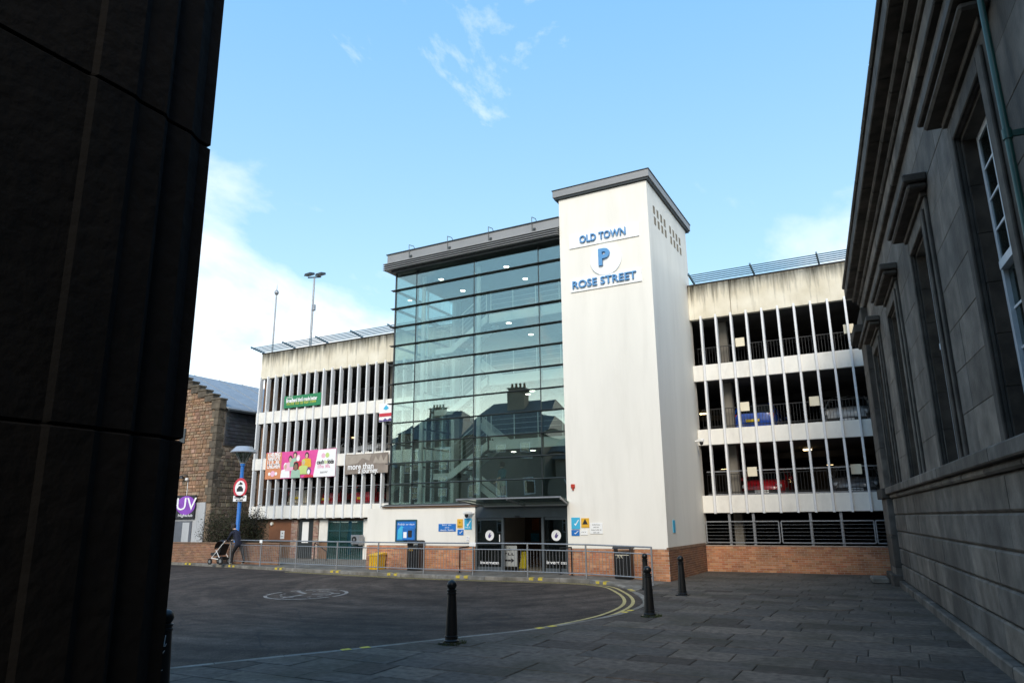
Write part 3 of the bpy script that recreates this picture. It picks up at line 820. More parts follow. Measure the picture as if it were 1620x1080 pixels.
# right wing ground floor: brick wall, grille panels
brick_wall('brickwork', cp, 'x', YW - 0.02, XT1, XR, 0.0, 0.92, -1, RED)
MB().box(XT1, XR, YW - 0.035, YW + 0.10, 0.921, 0.945).build('wall_cap', 'mortar', cp)
edges = []
for pa, pb in ((1114.5, 1233), (1237, 1384), (1387, 1520)):
    xa, xb = P(pa, 840, YW + 0.05).x, P(pb, 840, YW + 0.05).x
    edges.append((max(xa, XT1 + 0.06), xb))
z0g, z1g = 1.04, 1.80
for xa, xb in edges:
    g = MB(); y = YW + 0.05
    for zz in (z0g, z1g): g.box(xa, xb, y, y + .04, zz - .02, zz + .02)
    for xx in (xa, xa + (xb - xa) / 3, xa + 2 * (xb - xa) / 3, xb): g.box(xx - .02, xx + .02, y + .002, y + .038, z0g + .02, z1g - .02)
    gr = g.build('grille_panel', 'galv', cp)
    for k in range(1, 6):
        zz = z0g + (z1g - z0g) * k / 6; MB().box(xa + .02, xb - .02, y + .014, y + .024, zz - .004, zz + .004).build('grille_bar', 'galv', gr)
    for t in (1 / 3, 2 / 3):
        xx = xa + (xb - xa) * t; MB().box(xx - .045, xx + .045, y + .045, y + .13, 0.946, 2.12).build('grille_post', 'galv', gr)

# ---- left wing ground floor
YL = YW + 0.35
def lp(px): return P(px, 850, YL).x
zt = 2.05
MB().box(XL, -19.3, YL + .05, YL + .25, 0.1, 2.12).build('ground_floor_wall', 'end_brick', cp)
M['brown_panel'] = mat('brown_panel', (0.22, 0.085, 0.035), 0.6, 0.12, 2, 0.05, 20)
MB().box(lp(425), lp(461), YL, YL + .049, 0.95, zt).build('wall_panel', 'brown_panel', cp)
for a, b in ((461, 471), (496, 504)): brick_wall('brick_pier', cp, 'x', YL - 0.06, lp(a), lp(b), 0.13, zt, -1, PINK, bl=0.2)
dr = MB().box(lp(472), lp(495.5), YL - .01, YL + .049, 0.13, zt).build('door', 'dark_frame', cp)
MB().box(lp(478), lp(488), YL - .03, YL - .011, P(480, 858, YL).z, P(480, 825, YL).z).build('door_panel', 'sign_white', dr)
MB().box(lp(504.5), lp(518), YL - .02, YL + .049, 0.95, zt).build('wall_panel', 'white_paint', cp)
wf = MB()
xa, xb, za, zb = lp(518.5), lp(574), P(540, 884, YL).z, P(540, 823, YL).z
for q in (xa, xa + (xb - xa) * .34, xb - .05): wf.box(q, q + .05, YL - .02, YL + .045, za, zb)
for q in (za, za + (zb - za) * .42, za + (zb - za) * .72, zb - .05): wf.box(xa + .051, xb - .051, YL - .015, YL + .04, q, q + .05)
M['teal_frame'] = mat('teal_window_frame', (0.02, 0.075, 0.085), 0.5, 0.1, 5)
wf = wf.build('window', 'teal_frame', cp)
MB().box(xa + .02, xb - .02, YL + .005, YL + .015, za + .02, zb - .02).build('pane', 'win_glass', wf)
M['blind'] = mat('pale_teal_blind', (0.26, 0.36, 0.35), 0.8, 0.25, 5, streak=0.02)
MB().box(xa + .02, xb - .02, YL + .03, YL + .042, za + .02, zb - .02).build('blind', 'blind', wf)
MB().box(lp(574.5), -19.31, YL - .015, YL + .049, 0.13, zt).build('wall_panel', 'white_paint', cp)

# ---- rendered block below the glass
XB0, XB1 = P(582, 805, YG - .06).x, P(751.5, 850, YG - .06).x
blk = MB().box(XB0, XB1, YG - .06, YW - .2, 1.02, 2.44).build('rendered_block', 'render', cp)
brick_wall('brickwork', cp, 'x', YG - 0.075, XB0 + 0.02, XB1, 0.10, 1.015, -1, RED)
MB().box(XB0 + .02, XB1, YG + .05, YW - .2, 0.1, 1.019).build('plinth_core', 'mortar', cp)
MB().box(XG - .25, XB1 + .1, YG - .13, YG + .3, 2.445, 2.50).build('brick_sill', 'end_brick', blk)
MB().box(XG - .30, XB1 + .2, YG - .17, YG + .1, 2.503, 2.54).build('metal_sill', 'grey_metal', blk)

# ---- tower
TZ = 13.88
tw = MB().box(XT0, XT1, YT, YW + .4, 0.985, TZ).build('lift_tower', 'render', cp)
brick_wall('brickwork', cp, 'x', YT - 0.012, XT0, XT1 + 0.012, 0.0, 0.985, -1, RED)
brick_wall('brickwork', cp, 'y', XT1 + 0.014, YT, YW - .02, 0.0, 0.93, 1, DRED)
MB().box(XT0 + .1, XT1 - .1, YT + .1, YW, -.05, 0.984).build('plinth_core', 'mortar', tw)
MB().add([(XT1 + .02, YT - .018, .94), (XT1 + .02, YW - .03, .94), (XT1 + .002, YT - .018, 1.03), (XT1 + .002, YW - .03, 1.03), (XT1 - .05, YT - .018, .94), (XT1 - .05, YW - .03, .94), (XT1 - .05, YT - .018, 1.03), (XT1 - .05, YW - .03, 1.03)],
         [(0, 1, 3, 2), (4, 5, 7, 6), (0, 2, 6, 4), (1, 3, 7, 5), (2, 3, 7, 6), (0, 1, 5, 4)]).build('weathered_sill', 'end_brick', tw)
cap = MB().cbox(XT0 - .20, XT1 + .14, YT - .14, YW + .75, TZ + .09, TZ + .37, .012).build('roof_cap', 'grey_metal', tw)
MB().box(XT0 - .15, XT1 + .09, YT - .09, YW + .7, TZ + .02, TZ + .088).build('soffit', 'dark_frame', cap)
MB().box(XT0 - .225, XT1 + .165, YT - .165, YW + .78, TZ + .372, TZ + .40).build('cap_trim', 'dark_frame', cap)
vent = MB().box(XT1 + .001, XT1 + .006, -.085, .085, -.12, .12).mesh('vent_slot', 'cream')
M['vent_dark'] = mat('vent_recess', (0.22, 0.19, 0.14), 0.9, 0.15, 6)
def px_side(x, y):                          # on the tower's side wall
    d = ray(x, y); return CP + d * (XT1 / d.x)
for k in range(8):
    for r_ in (0, 1):
        yy = YT + 0.78 + k * 0.46 + (0.30 if k > 3 else 0) + (0.0 if r_ == 0 else 0.06); zz = TZ - 0.86 - r_ * 0.42
        m_ = MB()
        m_.box(XT1 - .0005, XT1 + .012, yy - .10, yy + .10, zz - .15, zz - .125); m_.box(XT1 - .0005, XT1 + .012, yy - .10, yy + .10, zz + .125, zz + .15)
        m_.box(XT1 - .0005, XT1 + .012, yy - .10, yy - .085, zz - .124, zz + .124); m_.box(XT1 - .0005, XT1 + .012, yy + .085, yy + .10, zz - .124, zz + .124)
        m_.box(XT1 - .0005, XT1 + .003, yy - .084, yy + .084, zz - .124, zz + .124)
        m_.build('vent', 'vent_dark', tw)

# ---- glass stairwell
ZT = [11.64 - 0.8255 * k for k in range(11)]
zs_all = [12.35] + ZT + [2.56]
mull = [P(655.5, 600, YG).x, P(749.5, 600, YG).x, P(855, 600, YG).x]
cols_ = [XG] + mull + [XT0 + .01]
for r_ in range(len(zs_all) - 1):
    zb_, zt_ = zs_all[r_ + 1] + .03, zs_all[r_] - .03
    for c_ in range(4):
        xa_, xb_ = cols_[c_] + .02, cols_[c_ + 1] - .02; nx_, nz_ = 6, 3; tl = [random.uniform(-.0036, .0036) for _ in range(3)]; vs_ = []
        for yo in (0, .016):
            for iz in range(nz_ + 1):
                for ix in range(nx_ + 1):
                    fx, fz = ix / nx_, iz / nz_
                    bow = (tl[0] * (fx - .5) + tl[1] * (fz - .5)) * 2 + tl[2] * 1.4 * (1 - (2 * fx - 1) ** 2) * (1 - (2 * fz - 1) ** 2)
                    vs_.append((lerp(xa_, xb_, fx), YG + yo + bow, lerp(zb_, zt_, fz)))
        w_ = nx_ + 1; h_ = w_ * (nz_ + 1)
        fs_ = [(k_ * h_ + iz * w_ + ix, k_ * h_ + iz * w_ + ix + 1, k_ * h_ + (iz + 1) * w_ + ix + 1, k_ * h_ + (iz + 1) * w_ + ix) for k_ in (0, 1) for iz in range(nz_) for ix in range(nx_)]
        rim_ = list(range(w_)) + [iz * w_ + nx_ for iz in range(1, nz_ + 1)] + [nz_ * w_ + ix for ix in range(nx_ - 1, -1, -1)] + [iz * w_ for iz in range(nz_ - 1, 0, -1)]
        fs_ += [(rim_[q], rim_[(q + 1) % len(rim_)], h_ + rim_[(q + 1) % len(rim_)], h_ + rim_[q]) for q in range(len(rim_))]
        MB().add(vs_, fs_).build('pane', 'glass', cp, smooth=True)
    for ya, yb in ((YG + .05, YG + 2.4), (YG + 2.44, YW - .1)):
        MB().box(XG, XG + .016, ya, yb, zb_, zt_).build('pane', 'glass', cp)
for z in ZT + [2.56]:
    MB().prism_x([(YG - .14, z - .012), (YG - .14, z + .004), (YG + .05, z + .03), (YG + .05, z - .03)], XG - .16, XT0 - .005).build('transom', 'dark_frame', cp)
    MB().box(XG - .10, XG + .05, YG + .055, YW - .1, z - .028, z + .028).build('transom', 'dark_frame', cp)
for x in mull:
    MB().box(x - .022, x + .022, YG + .052, YG + .15, 2.5, 12.4).build('mullion', 'dark_frame', cp)
    MB().box(x - .014, x + .014, YG - .012, YG + .051, 2.5, 12.4).build('mullion_cap', 'dark_frame', cp)
MB().box(XG - .02, XG + .04, YG - .02, YG + .052, 2.5, 12.4).build('corner_post', 'dark_frame', cp)
MB().box(XG - .02, XG + .06, YG + 2.4, YG + 2.44, 2.5, 12.4).build('side_mullion', 'white_steel', cp)
# roof: fascia, louvres, hoops
YF = YG - .42
rf = MB().cbox(XG - .2, XT0 - .01, YF, YW + .3, 12.80, 13.17, .01).build('stair_roof', 'grey_metal', cp)
MB().box(XG - .24, XT0 - .005, YF - .04, YW + .33, 13.172, 13.21).build('roof_trim', 'dark_frame', rf)
MB().box(XG - .05, XT0 - .01, YF + .12, YW + .2, 12.36, 12.798).build('roof_core', 'dark_frame', rf)
for k in range(4):
    z = 12.74 - k * .088
    MB().prism_x([(YF - .14, z - .012), (YF - .14, z + .012), (YF + .115, z + .03), (YF + .115, z - .01)], XG - .32, XT0 - .02).build('louvre', 'grey_metal', rf)
    MB().box(XG - .30, XG - .06, YF + .118, YW + .2, z - .012, z + .012).build('louvre', 'grey_metal', rf)
for px in (648, 708.5, 773.5, 843):
    x = P(px, 400, YF).x
    hp = MB().pipe([(x, YF - .03, 12.86), (x, YF - .05, 13.42), (x + .02, YF + .25, 13.46), (x + .02, YF + .45, 13.25)], .013, 6)
    hp.box(x + .04, x + .14, YF - .04, YF - .002, 12.86, 12.95)
    hp.build('roof_hoop', 'dark_frame', rf)
# inside
MB().box(XG + .3, XT0 - .02, YW - .05, YW + .12, 2.5, 12.35).build('stair_rear_wall', 'inner_wall', cp)
MB().box(XG + .05, XT0 - .02, YG + .2, YW - .06, 12.30, 12.352).build('stair_ceiling', 'ceiling', cp)
MB().box(XG + .05, XT0 - .02, YG + .2, YW - .06, 2.42, 2.48).build('stair_floor', 'deck_conc', cp)
LV = [5.00, 7.62, 10.25]                     # landing undersides follow the decks
xm = mull[1]
for q in range(3):
    z = LV[q]
    ld = MB().box(xm + .1, XT0 - .03, YG + 1.25, YW - .06, z - .30, z - .10).build('landing', 'ceiling', cp)
    MB().box(xm + .05, XT0 - .03, YG + 1.13, YG + 1.245, z - .36, z + .02).build('landing_edge', 'white_steel', ld)
    g = MB()
    for zz in (1.05, .85, .65, .45, .25): g.tube((xm + .1, YG + 1.2, z + zz), (XT0 - .05, YG + 1.2, z + zz), .016 if zz > 1 else .006, n=6)
    for k in range(4): g.tube((xm + .1 + k * 1.05, YG + 1.2, z), (xm + .1 + k * 1.05, YG + 1.2, z + 1.05), .018, n=6)
    g.build('landing_rail', 'white_steel', ld)
    # flight: down to the left to a half landing, then back behind
    zl = z - 1.22; xl = xm - 1.75
    for yy in (YG + .95, YG + 1.95):
        sg = MB().prism_y([(xm + .05, z - .34), (xm + .05, z - .02), (xl, zl + .02), (xl - .75, zl + .02), (xl - .75, zl - .22), (xl + .1, zl - .22)], yy, yy + .05)
        sg.build('stringer', 'white_steel', ld)
    stp = MB()
    for k in range(7):
        t = k / 7; stp.box(lerp(xl, xm, t), lerp(xl, xm, t) + .27, YG + 1.003, YG + 1.947, lerp(zl, z, t) - .02, lerp(zl, z, t) + .02)
    stp.box(xl - .75, xl - .01, YG + 1.003, YG + 3.6, zl - .12, zl - .02)
    stp.build('steps', 'ceiling', ld)
    g = MB()
    for zz in (1.0, .8, .6, .4, .2):
        g.tube((xm, YG + 1.0, z + zz), (xl, YG + 1.0, zl + zz), .016 if zz == 1 else .006, n=6); g.tube((xl, YG + 1.0, zl + zz), (xl - .75, YG + 1.0, zl + zz), .016 if zz == 1 else .006, n=6)
    for t in (0, .33, .66, 1): g.tube((lerp(xm, xl, t), YG + 1.0, lerp(z, zl, t)), (lerp(xm, xl, t), YG + 1.0, lerp(z, zl, t) + 1.0), .016, n=6)
    g.build('stair_rail', 'white_steel', ld)
    zb2 = LV[q - 1] if q else 2.48
    bk = MB()
    for yy in (YG + 2.6, YG + 3.6):
        bk.prism_y([(xl, zl - .28), (xl, zl + .02), (xm + .05, zb2 + .02), (xm + .05, zb2 - .26)], yy, yy + .05)
    bk.build('stringer', 'white_steel', ld)
for px in (668, 757):
    x = P(px, 600, YG + .7).x
    MB().tube((x, YG + .7, 2.48), (x, YG + .7, 12.3), .09, n=14).build('steel_column', 'white_steel', cp, smooth=True)
MB().box(XG + .25, XG + .42, YW - .5, YW - .06, 2.5, 12.3).build('side_pilaster', 'white_steel', cp)

# ceiling lights in the stairwell
M['lamp'] = emit('warm_lamp', (1.0, 0.93, 0.78), 6.0)
lt = thing('ceiling_light', 'small round lit ceiling light inside the glass stairwell', 'ceiling light', (0, 0, 0), local=True, group='round lights inside the glass stairwell')
MB().lathe([(.13, -.03), (.14, -.002), (.14, 0.0)], n=20).build('lamp_ring', 'white_steel', lt, local=True)
MB().lathe([(.05, -.05), (.10, -.042), (.115, -.031)], n=20).build('diffuser', 'lamp', lt, local=True)
first = True
def down_to(px, py, z):
    d = ray(px, py); return CP + d * ((z - EYE) / d.z)
spots = [(698, 441, 12.298), (732, 459, 12.298), (801, 421, 12.298), (831, 440, 12.298), (801, 508, 9.948), (840, 528, 9.948), (797, 626, 7.318), (842, 617, 7.318), (798, 714, 4.698), (843, 711, 4.698), (697, 659, 6.95), (734, 669, 6.60)]
for px, py, z in spots:
    p = down_to(px, py, z)
    if z in (6.95, 6.60): p.z = z
    p.y = min(max(p.y, YG + .4), YW - .3)
    if z not in (12.298, 9.948, 7.318, 4.698): continue
    p.x = min(max(p.x, XG + .4 if z > 12 else xm + .4), XT0 - .4); 
    if z < 12: p.y = max(p.y, YG + 1.6)
    lab = {12.298: 'small round lit light on the top ceiling of the glass stairwell', 9.948: 'small round lit light below the uppermost stair landing', 7.318: 'small round lit light below the middle stair landing', 4.698: 'small round lit light below the lowest stair landing above the canopy'}[z]
    if first: lt.location = p; lt['label'] = lab; first = False
    else: dup(lt, p, label=lab)

# ================================================================== ENTRANCE
YD = YG - .02
dx = [P(q, 850, YD).x for q in (751.5, 795, 858.5, 899)]
ent = thing('entrance_door', 'dark grey automatic glass entrance doors standing open below the stairwell', 'door', ((dx[0] + dx[3]) / 2, YD, ZF))
f = MB(); zt_ = 2.05
for x in (dx[0] + .04, dx[1], dx[2], dx[3] - .04): f.box(x - .045, x + .045, YD, YD + .10, ZF, 2.02)
f.box(dx[0], dx[3], YD - .02, YD + .12, 2.021, 2.43)
for a, b in ((0, 1), (2, 3)): f.box(dx[a] + .09, dx[b] - .05, YD + .02, YD + .08, ZF, ZF + .16); f.box(dx[a] + .09, dx[b] - .05, YD + .02, YD + .08, 1.93, 2.02)
f.build('frame', 'door_frame', ent)
for a, b in ((0, 1), (2, 3)):
    lf = MB().box(dx[a] + .088, dx[b] - .047, YD + .04, YD + .055, ZF + .15, 1.94).build('glass_leaf', 'dark_glass', ent)
    cxd = (dx[a] + dx[b]) / 2 + .02; zc_ = P(776 if a == 0 else 880.5, 846.5, YD).z
    MB().disc_y(cxd, YD + .034, YD + .0385, zc_, .185).build('logo_disc', 'print_white', lf)
    lo = MB()                                # the leaf-like stroke on the disc
    lo.prism_y([(cxd - .02, zc_ - .095), (cxd + .02, zc_ - .085), (cxd + .065, zc_ - .02), (cxd + .085, zc_ + .03), (cxd + .02, zc_ + .015), (cxd + .045, zc_ + .09), (cxd + .005, zc_ + .085), (cxd - .045, zc_ + .01), (cxd - .06, zc_ - .05)], YD + .030, YD + .0335)
    lo.build('logo_mark', 'logo_purple', lf)
    text('inverness', .16, cxd + .0, YD + .034, P(776 if a == 0 else 880.5, 889.5, YD).z, 'print_white', lf, wid=.78, bold=.002)
MB().box(dx[1] - .16, dx[1] - .125, YD + .033, YD + .038, 1.16, 1.42).build('door_notice', 'print_white', ent)
MB().box(dx[1] + .55, dx[1] + .72, YD - .06, YD - .021, 2.03, 2.09).build('door_sensor', 'black', ent)
# lobby behind the doors (part of the building)
M['lobby'] = mat('lobby_wall', (0.16, 0.10, 0.07), 0.8, 0.2, 2)
MB().box(dx[0] - .2, dx[3] + .2, YW - .6, YW - .45, 0.1, 2.42).build('lobby_wall', 'lobby', cp)
MB().box(dx[2] - .1, dx[2], YG + .5, YW - .7, 0.1, 2.42).build('lobby_wall', 'end_brick', cp)
MB().box(dx[0] - .2, dx[3] + .1, YG + .2, YW - .61, 0.06, ZF - .005).build('lobby_floor', 'deck_conc', cp)
M['green_poster'] = mat('green_poster', (0.03, 0.30, 0.07), 0.6, 0.1, 3)
M['orange_poster'] = mat('orange_poster', (0.45, 0.13, 0.02), 0.6, 0.1, 3)
M['blue_board'] = mat('blue_board', (0.02, 0.16, 0.50), 0.4, 0.15, 3)
M['light_blue'] = mat('light_blue_print', (0.05, 0.42, 0.66), 0.5, 0.1, 3)
M['amber'] = mat('amber_sign', (0.72, 0.40, 0.03), 0.5, 0.05, 3)
def poster(name, mname, x0, x1, z0, z1, y, label, cat='poster', group=None, t=.012):
    return MB().box(x0, x1, y - t, y - .001, z0, z1).build(name, mname, label=label, cat=cat, group=group)
yb_ = YW - .6
for m_, pa, pb, qa, qb, lab in (('green_poster', 808, 822, 817, 836, 'green poster on the lobby wall seen through the open doors'), ('orange_poster', 842, 853, 820, 838, 'orange poster on the lobby wall beside the dark gap'), ('light_blue', 840, 853, 843, 856, 'blue notice low on the lobby wall behind the doors')):
    a, b = P(pa, qb, yb_), P(pb, qa, yb_); poster('poster', m_, a.x, b.x, a.z, min(b.z, 2.4), yb_, lab)
# canopy
can = MB(); ca, cb = P(757, 800, YT - .1).x, XT0 + .02
zf_, zb_, yf_, yb2 = 2.66, 2.46, YT - 1.05, YT + .38
xf0, xf1 = P(722, 788, yf_).x, XT0 + .25
M['canopy_glass'] = glass_mat('grimy_canopy_glass', (0.42, 0.45, 0.44), 0.07)
canopy = can.add([(xf0, yf_, zf_), (xf1, yf_, zf_), (cb, yb2, zb_), (ca, yb2, zb_), (xf0, yf_, zf_ + .02), (xf1, yf_, zf_ + .02), (cb, yb2, zb_ + .02), (ca, yb2, zb_ + .02)],
                 [(0, 3, 2, 1), (4, 5, 6, 7), (0, 1, 5, 4), (1, 2, 6, 5), (2, 3, 7, 6), (3, 0, 4, 7)]).build('canopy', 'canopy_glass', cp)
MB().bar((xf0, yf_ - .02, zf_ + .01), (xf1, yf_ - .02, zf_ + .01), .05, .05).build('canopy_edge', 'galv', canopy)
MB().bar((xf1 - .02, yf_, zf_ - .03), (cb - .05, yb2 - .2, zb_ - .03), .05, .05).build('canopy_arm', 'galv', canopy)
MB().bar((xf0 + .02, yf_, zf_ - .03), (ca + .05, yb2 - .2, zb_ - .03), .05, .05).build('canopy_arm', 'galv', canopy)
MB().bar(((xf0 + xf1) / 2, yf_, zf_ - .03), ((ca + cb) / 2, yb2 - .2, zb_ - .03), .05, .05).build('canopy_arm', 'galv', canopy)
MB().bar((ca - .05, YD - .08, 2.44), (cb, YD - .08, 2.44), .10, .06).build('canopy_gutter', 'grey_metal', canopy)
# cctv cameras
def cctv(x, y, z, label, rz):
    t = thing('security_camera', label, 'camera', (x, y, z), rz)
    MB().tube((0, 0, 0), (0, -.16, -.02), .03, n=8).build('arm', 'sign_white', t)
    MB().cbox(-.06, .06, -.42, -.12, -.05, .06, .02).build('housing', 'sign_white', t)
    MB().lathe([(.02, -.17), (.06, -.14), (.075, -.09), (.07, -.045)], 0, -.30, n=14).build('dome', 'black', t, smooth=True)
q = P(746, 812, YD - .1); cctv(q.x + .08, YG - .065, q.z + .02, 'small grey security camera by the canopy gutter above the entrance', R(-40))
q = px_side(1103, 699); cctv(XT1 + .002, 27.7, q.z, 'white security camera on the shaded side wall of the tower', R(62))
# alarm
t = thing('alarm_sounder', 'small red alarm sounder on the white tower wall', 'alarm', (P(907, 771, YT).x, YT, P(907, 771, YT).z))
M['red_plastic'] = mat('red_plastic', (0.45, 0.04, 0.02), 0.4, 0.1, 5)
x, _, z = ORG[t.name]
MB().cbox(x - .07, x + .07, YT - .07, YT - .001, z - .01, z + .12, .015).build('case', 'red_plastic', t); MB().cbox(x - .03, x + .03, YT - .06, YT - .001, z - .09, z - .011, .01).build('strobe', 'red_plastic', t)

# ================================================================== SIGNS ON THE TOWER
def tsign(px0, px1, y0l, y1l, label, words, bold, pad):
    """board hung on the tower front"""
    a = P(px0, y1l, YT); b = P(px1, y0l, YT)
    return a, b
def sign_board(xa, xb, za, zb, words, label, size, tx):
    t = thing('sign_board', label, 'sign', ((xa + xb) / 2, YT, za))
    MB().cbox(xa, xb, YT - .045, YT - .002, za, zb, .006).build('board', 'board_white', t)
    text(words, size, tx[0], YT - .085, (za + zb) / 2, 'letter_blue', t, depth=.07, bold=.004, wid=tx[1])
a, b = P(901.5, 394.8, YT), P(1011.5, 373.3, YT); c2 = P(1009, 352, YT)
ta, tb = P(918.5, 380, YT).x, P(991, 367, YT).x
sign_board(a.x, b.x, (a.z + b.z) / 2, c2.z, 'OLD TOWN', 'white sign board with blue letters OLD TOWN high on the tower', .40, ((ta + tb) / 2, tb - ta))
a, b = P(904, 463.5, YT), P(1016, 445, YT); c2 = P(1015, 424, YT)
ta, tb = P(907, 455, YT).x, P(1007.5, 440, YT).x
sign_board(a.x, b.x, (a.z + b.z) / 2, c2.z, 'ROSE STREET', 'white sign board with blue letters ROSE STREET on the tower', .40, ((ta + tb) / 2, tb - ta))
c = P(959, 410.5, YT); e = P(984, 410, YT)
t = thing('parking_sign', 'round white sign with blue letter P on the tower', 'sign', (c.x, YT, c.z - (e.x - c.x)))
MB().disc_y(c.x, YT - .06, YT - .002, c.z, e.x - c.x, 40).build('disc', 'board_white', t)
text('P', .86, P(956.5, 409, YT).x, YT - .11, P(956.5, 409, YT).z, 'letter_blue', t, depth=.09, bold=.03)

# small signs and notices near the doors
yw = YG - .06
def pbox(px0, py0, px1, py1, Y):
    a, b = P(px0, py1, Y), P(px1, py0, Y); return a.x, b.x, a.z, b.z
def notice(px0, py0, px1, py1, Y, m_, label, lines=(), cat='sign', lm='print_white', name='notice', group=None):
    x0, x1, z0, z1 = pbox(px0, py0, px1, py1, Y)
    t = thing(name, label, cat, ((x0 + x1) / 2, Y, z0), group=group)
    MB().cbox(x0, x1, Y - .022, Y - .002, z0, z1, .004).build('panel', m_, t)
    for k, (s, h, zf, wf) in enumerate(lines):
        xc_ = (x0 + x1) / 2; scribble(xc_ - (x1 - x0) * wf / 2, xc_ + (x1 - x0) * wf / 2, lerp(z0, z1, zf), min(h, (z1 - z0) * .22), Y - .024, lm, t, max(1, s.count(' ') + 1))
    return t, (x0, x1, z0, z1)
t, (x0, x1, z0, z1) = notice(627, 822.5, 659.5, 855, yw, 'blue_board', 'large blue information board with a dark blue machine below glass', [('INVERNESS CITY CENTRE', .08, .80, .85)], 'notice board', name='information_board')
fr = MB()
for a, b, c_, d in ((x0 - .03, x1 + .03, z1 - .02, z1 + .03), (x0 - .03, x1 + .03, z0 - .03, z0 + .02)): fr.box(a, b, yw - .05, yw - .0225, c_, d)
for a, b in ((x0 - .03, x0 + .02), (x1 - .02, x1 + .03)): fr.box(a, b, yw - .049, yw - .0225, z0 + .021, z1 - .021)
fr.build('frame', 'teal_frame', t)
MB().prism_y([(lerp(x0, x1, .06), z0 + .06), (lerp(x0, x1, .40), z0 + .06), (lerp(x0, x1, .42), z0 + .50), (lerp(x0, x1, .25), z0 + .58), (lerp(x0, x1, .08), z0 + .42)], yw - .0255, yw - .0225).build('map_print', 'light_blue', t)
mc = MB().cbox(lerp(x0, x1, .43), x1 - .0, yw - .20, yw - .051, z0 + .02, z0 + .52, .03).build('machine', 'blue_board', t)
MB().box(lerp(x0, x1, .50), lerp(x0, x1, .66), yw - .204, yw - .201, z0 + .12, z0 + .34).build('screen', 'print_white', mc)
MB().box(lerp(x0, x1, .72), lerp(x0, x1, .92), yw - .204, yw - .201, z0 + .14, z0 + .40).build('keypad', 'print_black', mc)
t, (x0, x1, z0, z1) = notice(694, 828, 721.5, 840, yw, 'blue_board', 'blue sign with white lettering on the white wall left of the doors', [('ROSE STREET', .09, .82, .55), ('CAR PARK', .08, .5, .25), ('PAY MACHINES', .1, .16, .78)])
def tick(t, x0, x1, z0, z1, Y, m_='print_white'):
    w, h = x1 - x0, z1 - z0
    MB().prism_y([(x0 + .35 * w, z0 + .42 * h), (x0 + .5 * w, z0 + .28 * h), (x0 + .9 * w, z0 + .78 * h), (x0 + .80 * w, z0 + .80 * h), (x0 + .52 * w, z0 + .45 * h), (x0 + .42 * w, z0 + .50 * h)], Y - .027, Y - .0225).build('tick_mark', m_, t)
t, r_ = notice(723.5, 820.5, 732.5, 834.5, yw, 'amber', 'amber notice beside a light blue tick sign on the white wall', [('i', .16, .6, .3), ('CCTV', .06, .15, .7)], lm='print_black')
t, r_ = notice(735, 819.5, 746.5, 837, yw, 'light_blue', 'light blue sign with a white tick left of the doors'); tick(t, *r_, yw); scribble(r_[0] + .06, r_[0] + .26, r_[2] + .08, .08, yw - .024, 'print_white', t, 1)
t, r_ = notice(724, 837, 733.5, 846, yw, 'blue_board', 'small dark blue square sign with white crescent tick below amber notice'); tick(t, *r_, yw)
t, r_ = notice(738, 848, 743, 856, yw, 'sign_white', 'tiny white label low on the wall beside the doors', [('MIND', .06, .75, .7), ('##', .09, .3, .8)], lm='logo_purple')
t, r_ = notice(904.5, 818, 917.5, 836.5, YT, 'light_blue', 'light blue sign with a white tick on the tower'); tick(t, *r_, YT)
t, r_ = notice(904.5, 837.5, 917, 847, YT, 'blue_board', 'small dark blue sign with white tick on the tower'); tick(t, *r_, YT)
t, r_ = notice(920, 819, 932, 834, YT, 'amber', 'amber notice with a dark triangle on the tower')
w = (r_[0] + r_[1]) / 2; h = (r_[2] + r_[3]) / 2 + .04
MB().prism_y([(w - .10, h - .09), (w + .10, h - .09), (w, h + .10)], YT - .026, YT - .0225).build('triangle', 'print_black', t)
t, r_ = notice(919, 838, 930, 846, YT, 'sign_white', 'plain small white label below the amber notice on the tower', [('NOTICE', .05, .6, .7)], lm='print_black')
t, r_ = notice(934, 826.5, 953.5, 844, YT, 'sign_white', 'white notice with rows of grey text on the tower', [('ROSE STREET', .05, .82, .6), ('CAR PARK', .05, .6, .45), ('CLOSES AT NIGHT', .05, .36, .8), ('CITY COUNCIL', .05, .12, .5)], lm='print_black')
d = px_side(1066, 832); t = thing('notice', 'narrow blue notice on the shaded side of the tower', 'sign', (XT1, d.y, d.z - .2))
MB().cbox(XT1 + .002, XT1 + .02, d.y - .13, d.y + .13, d.z - .2, d.z + .2, .004).build('panel', 'light_blue', t)

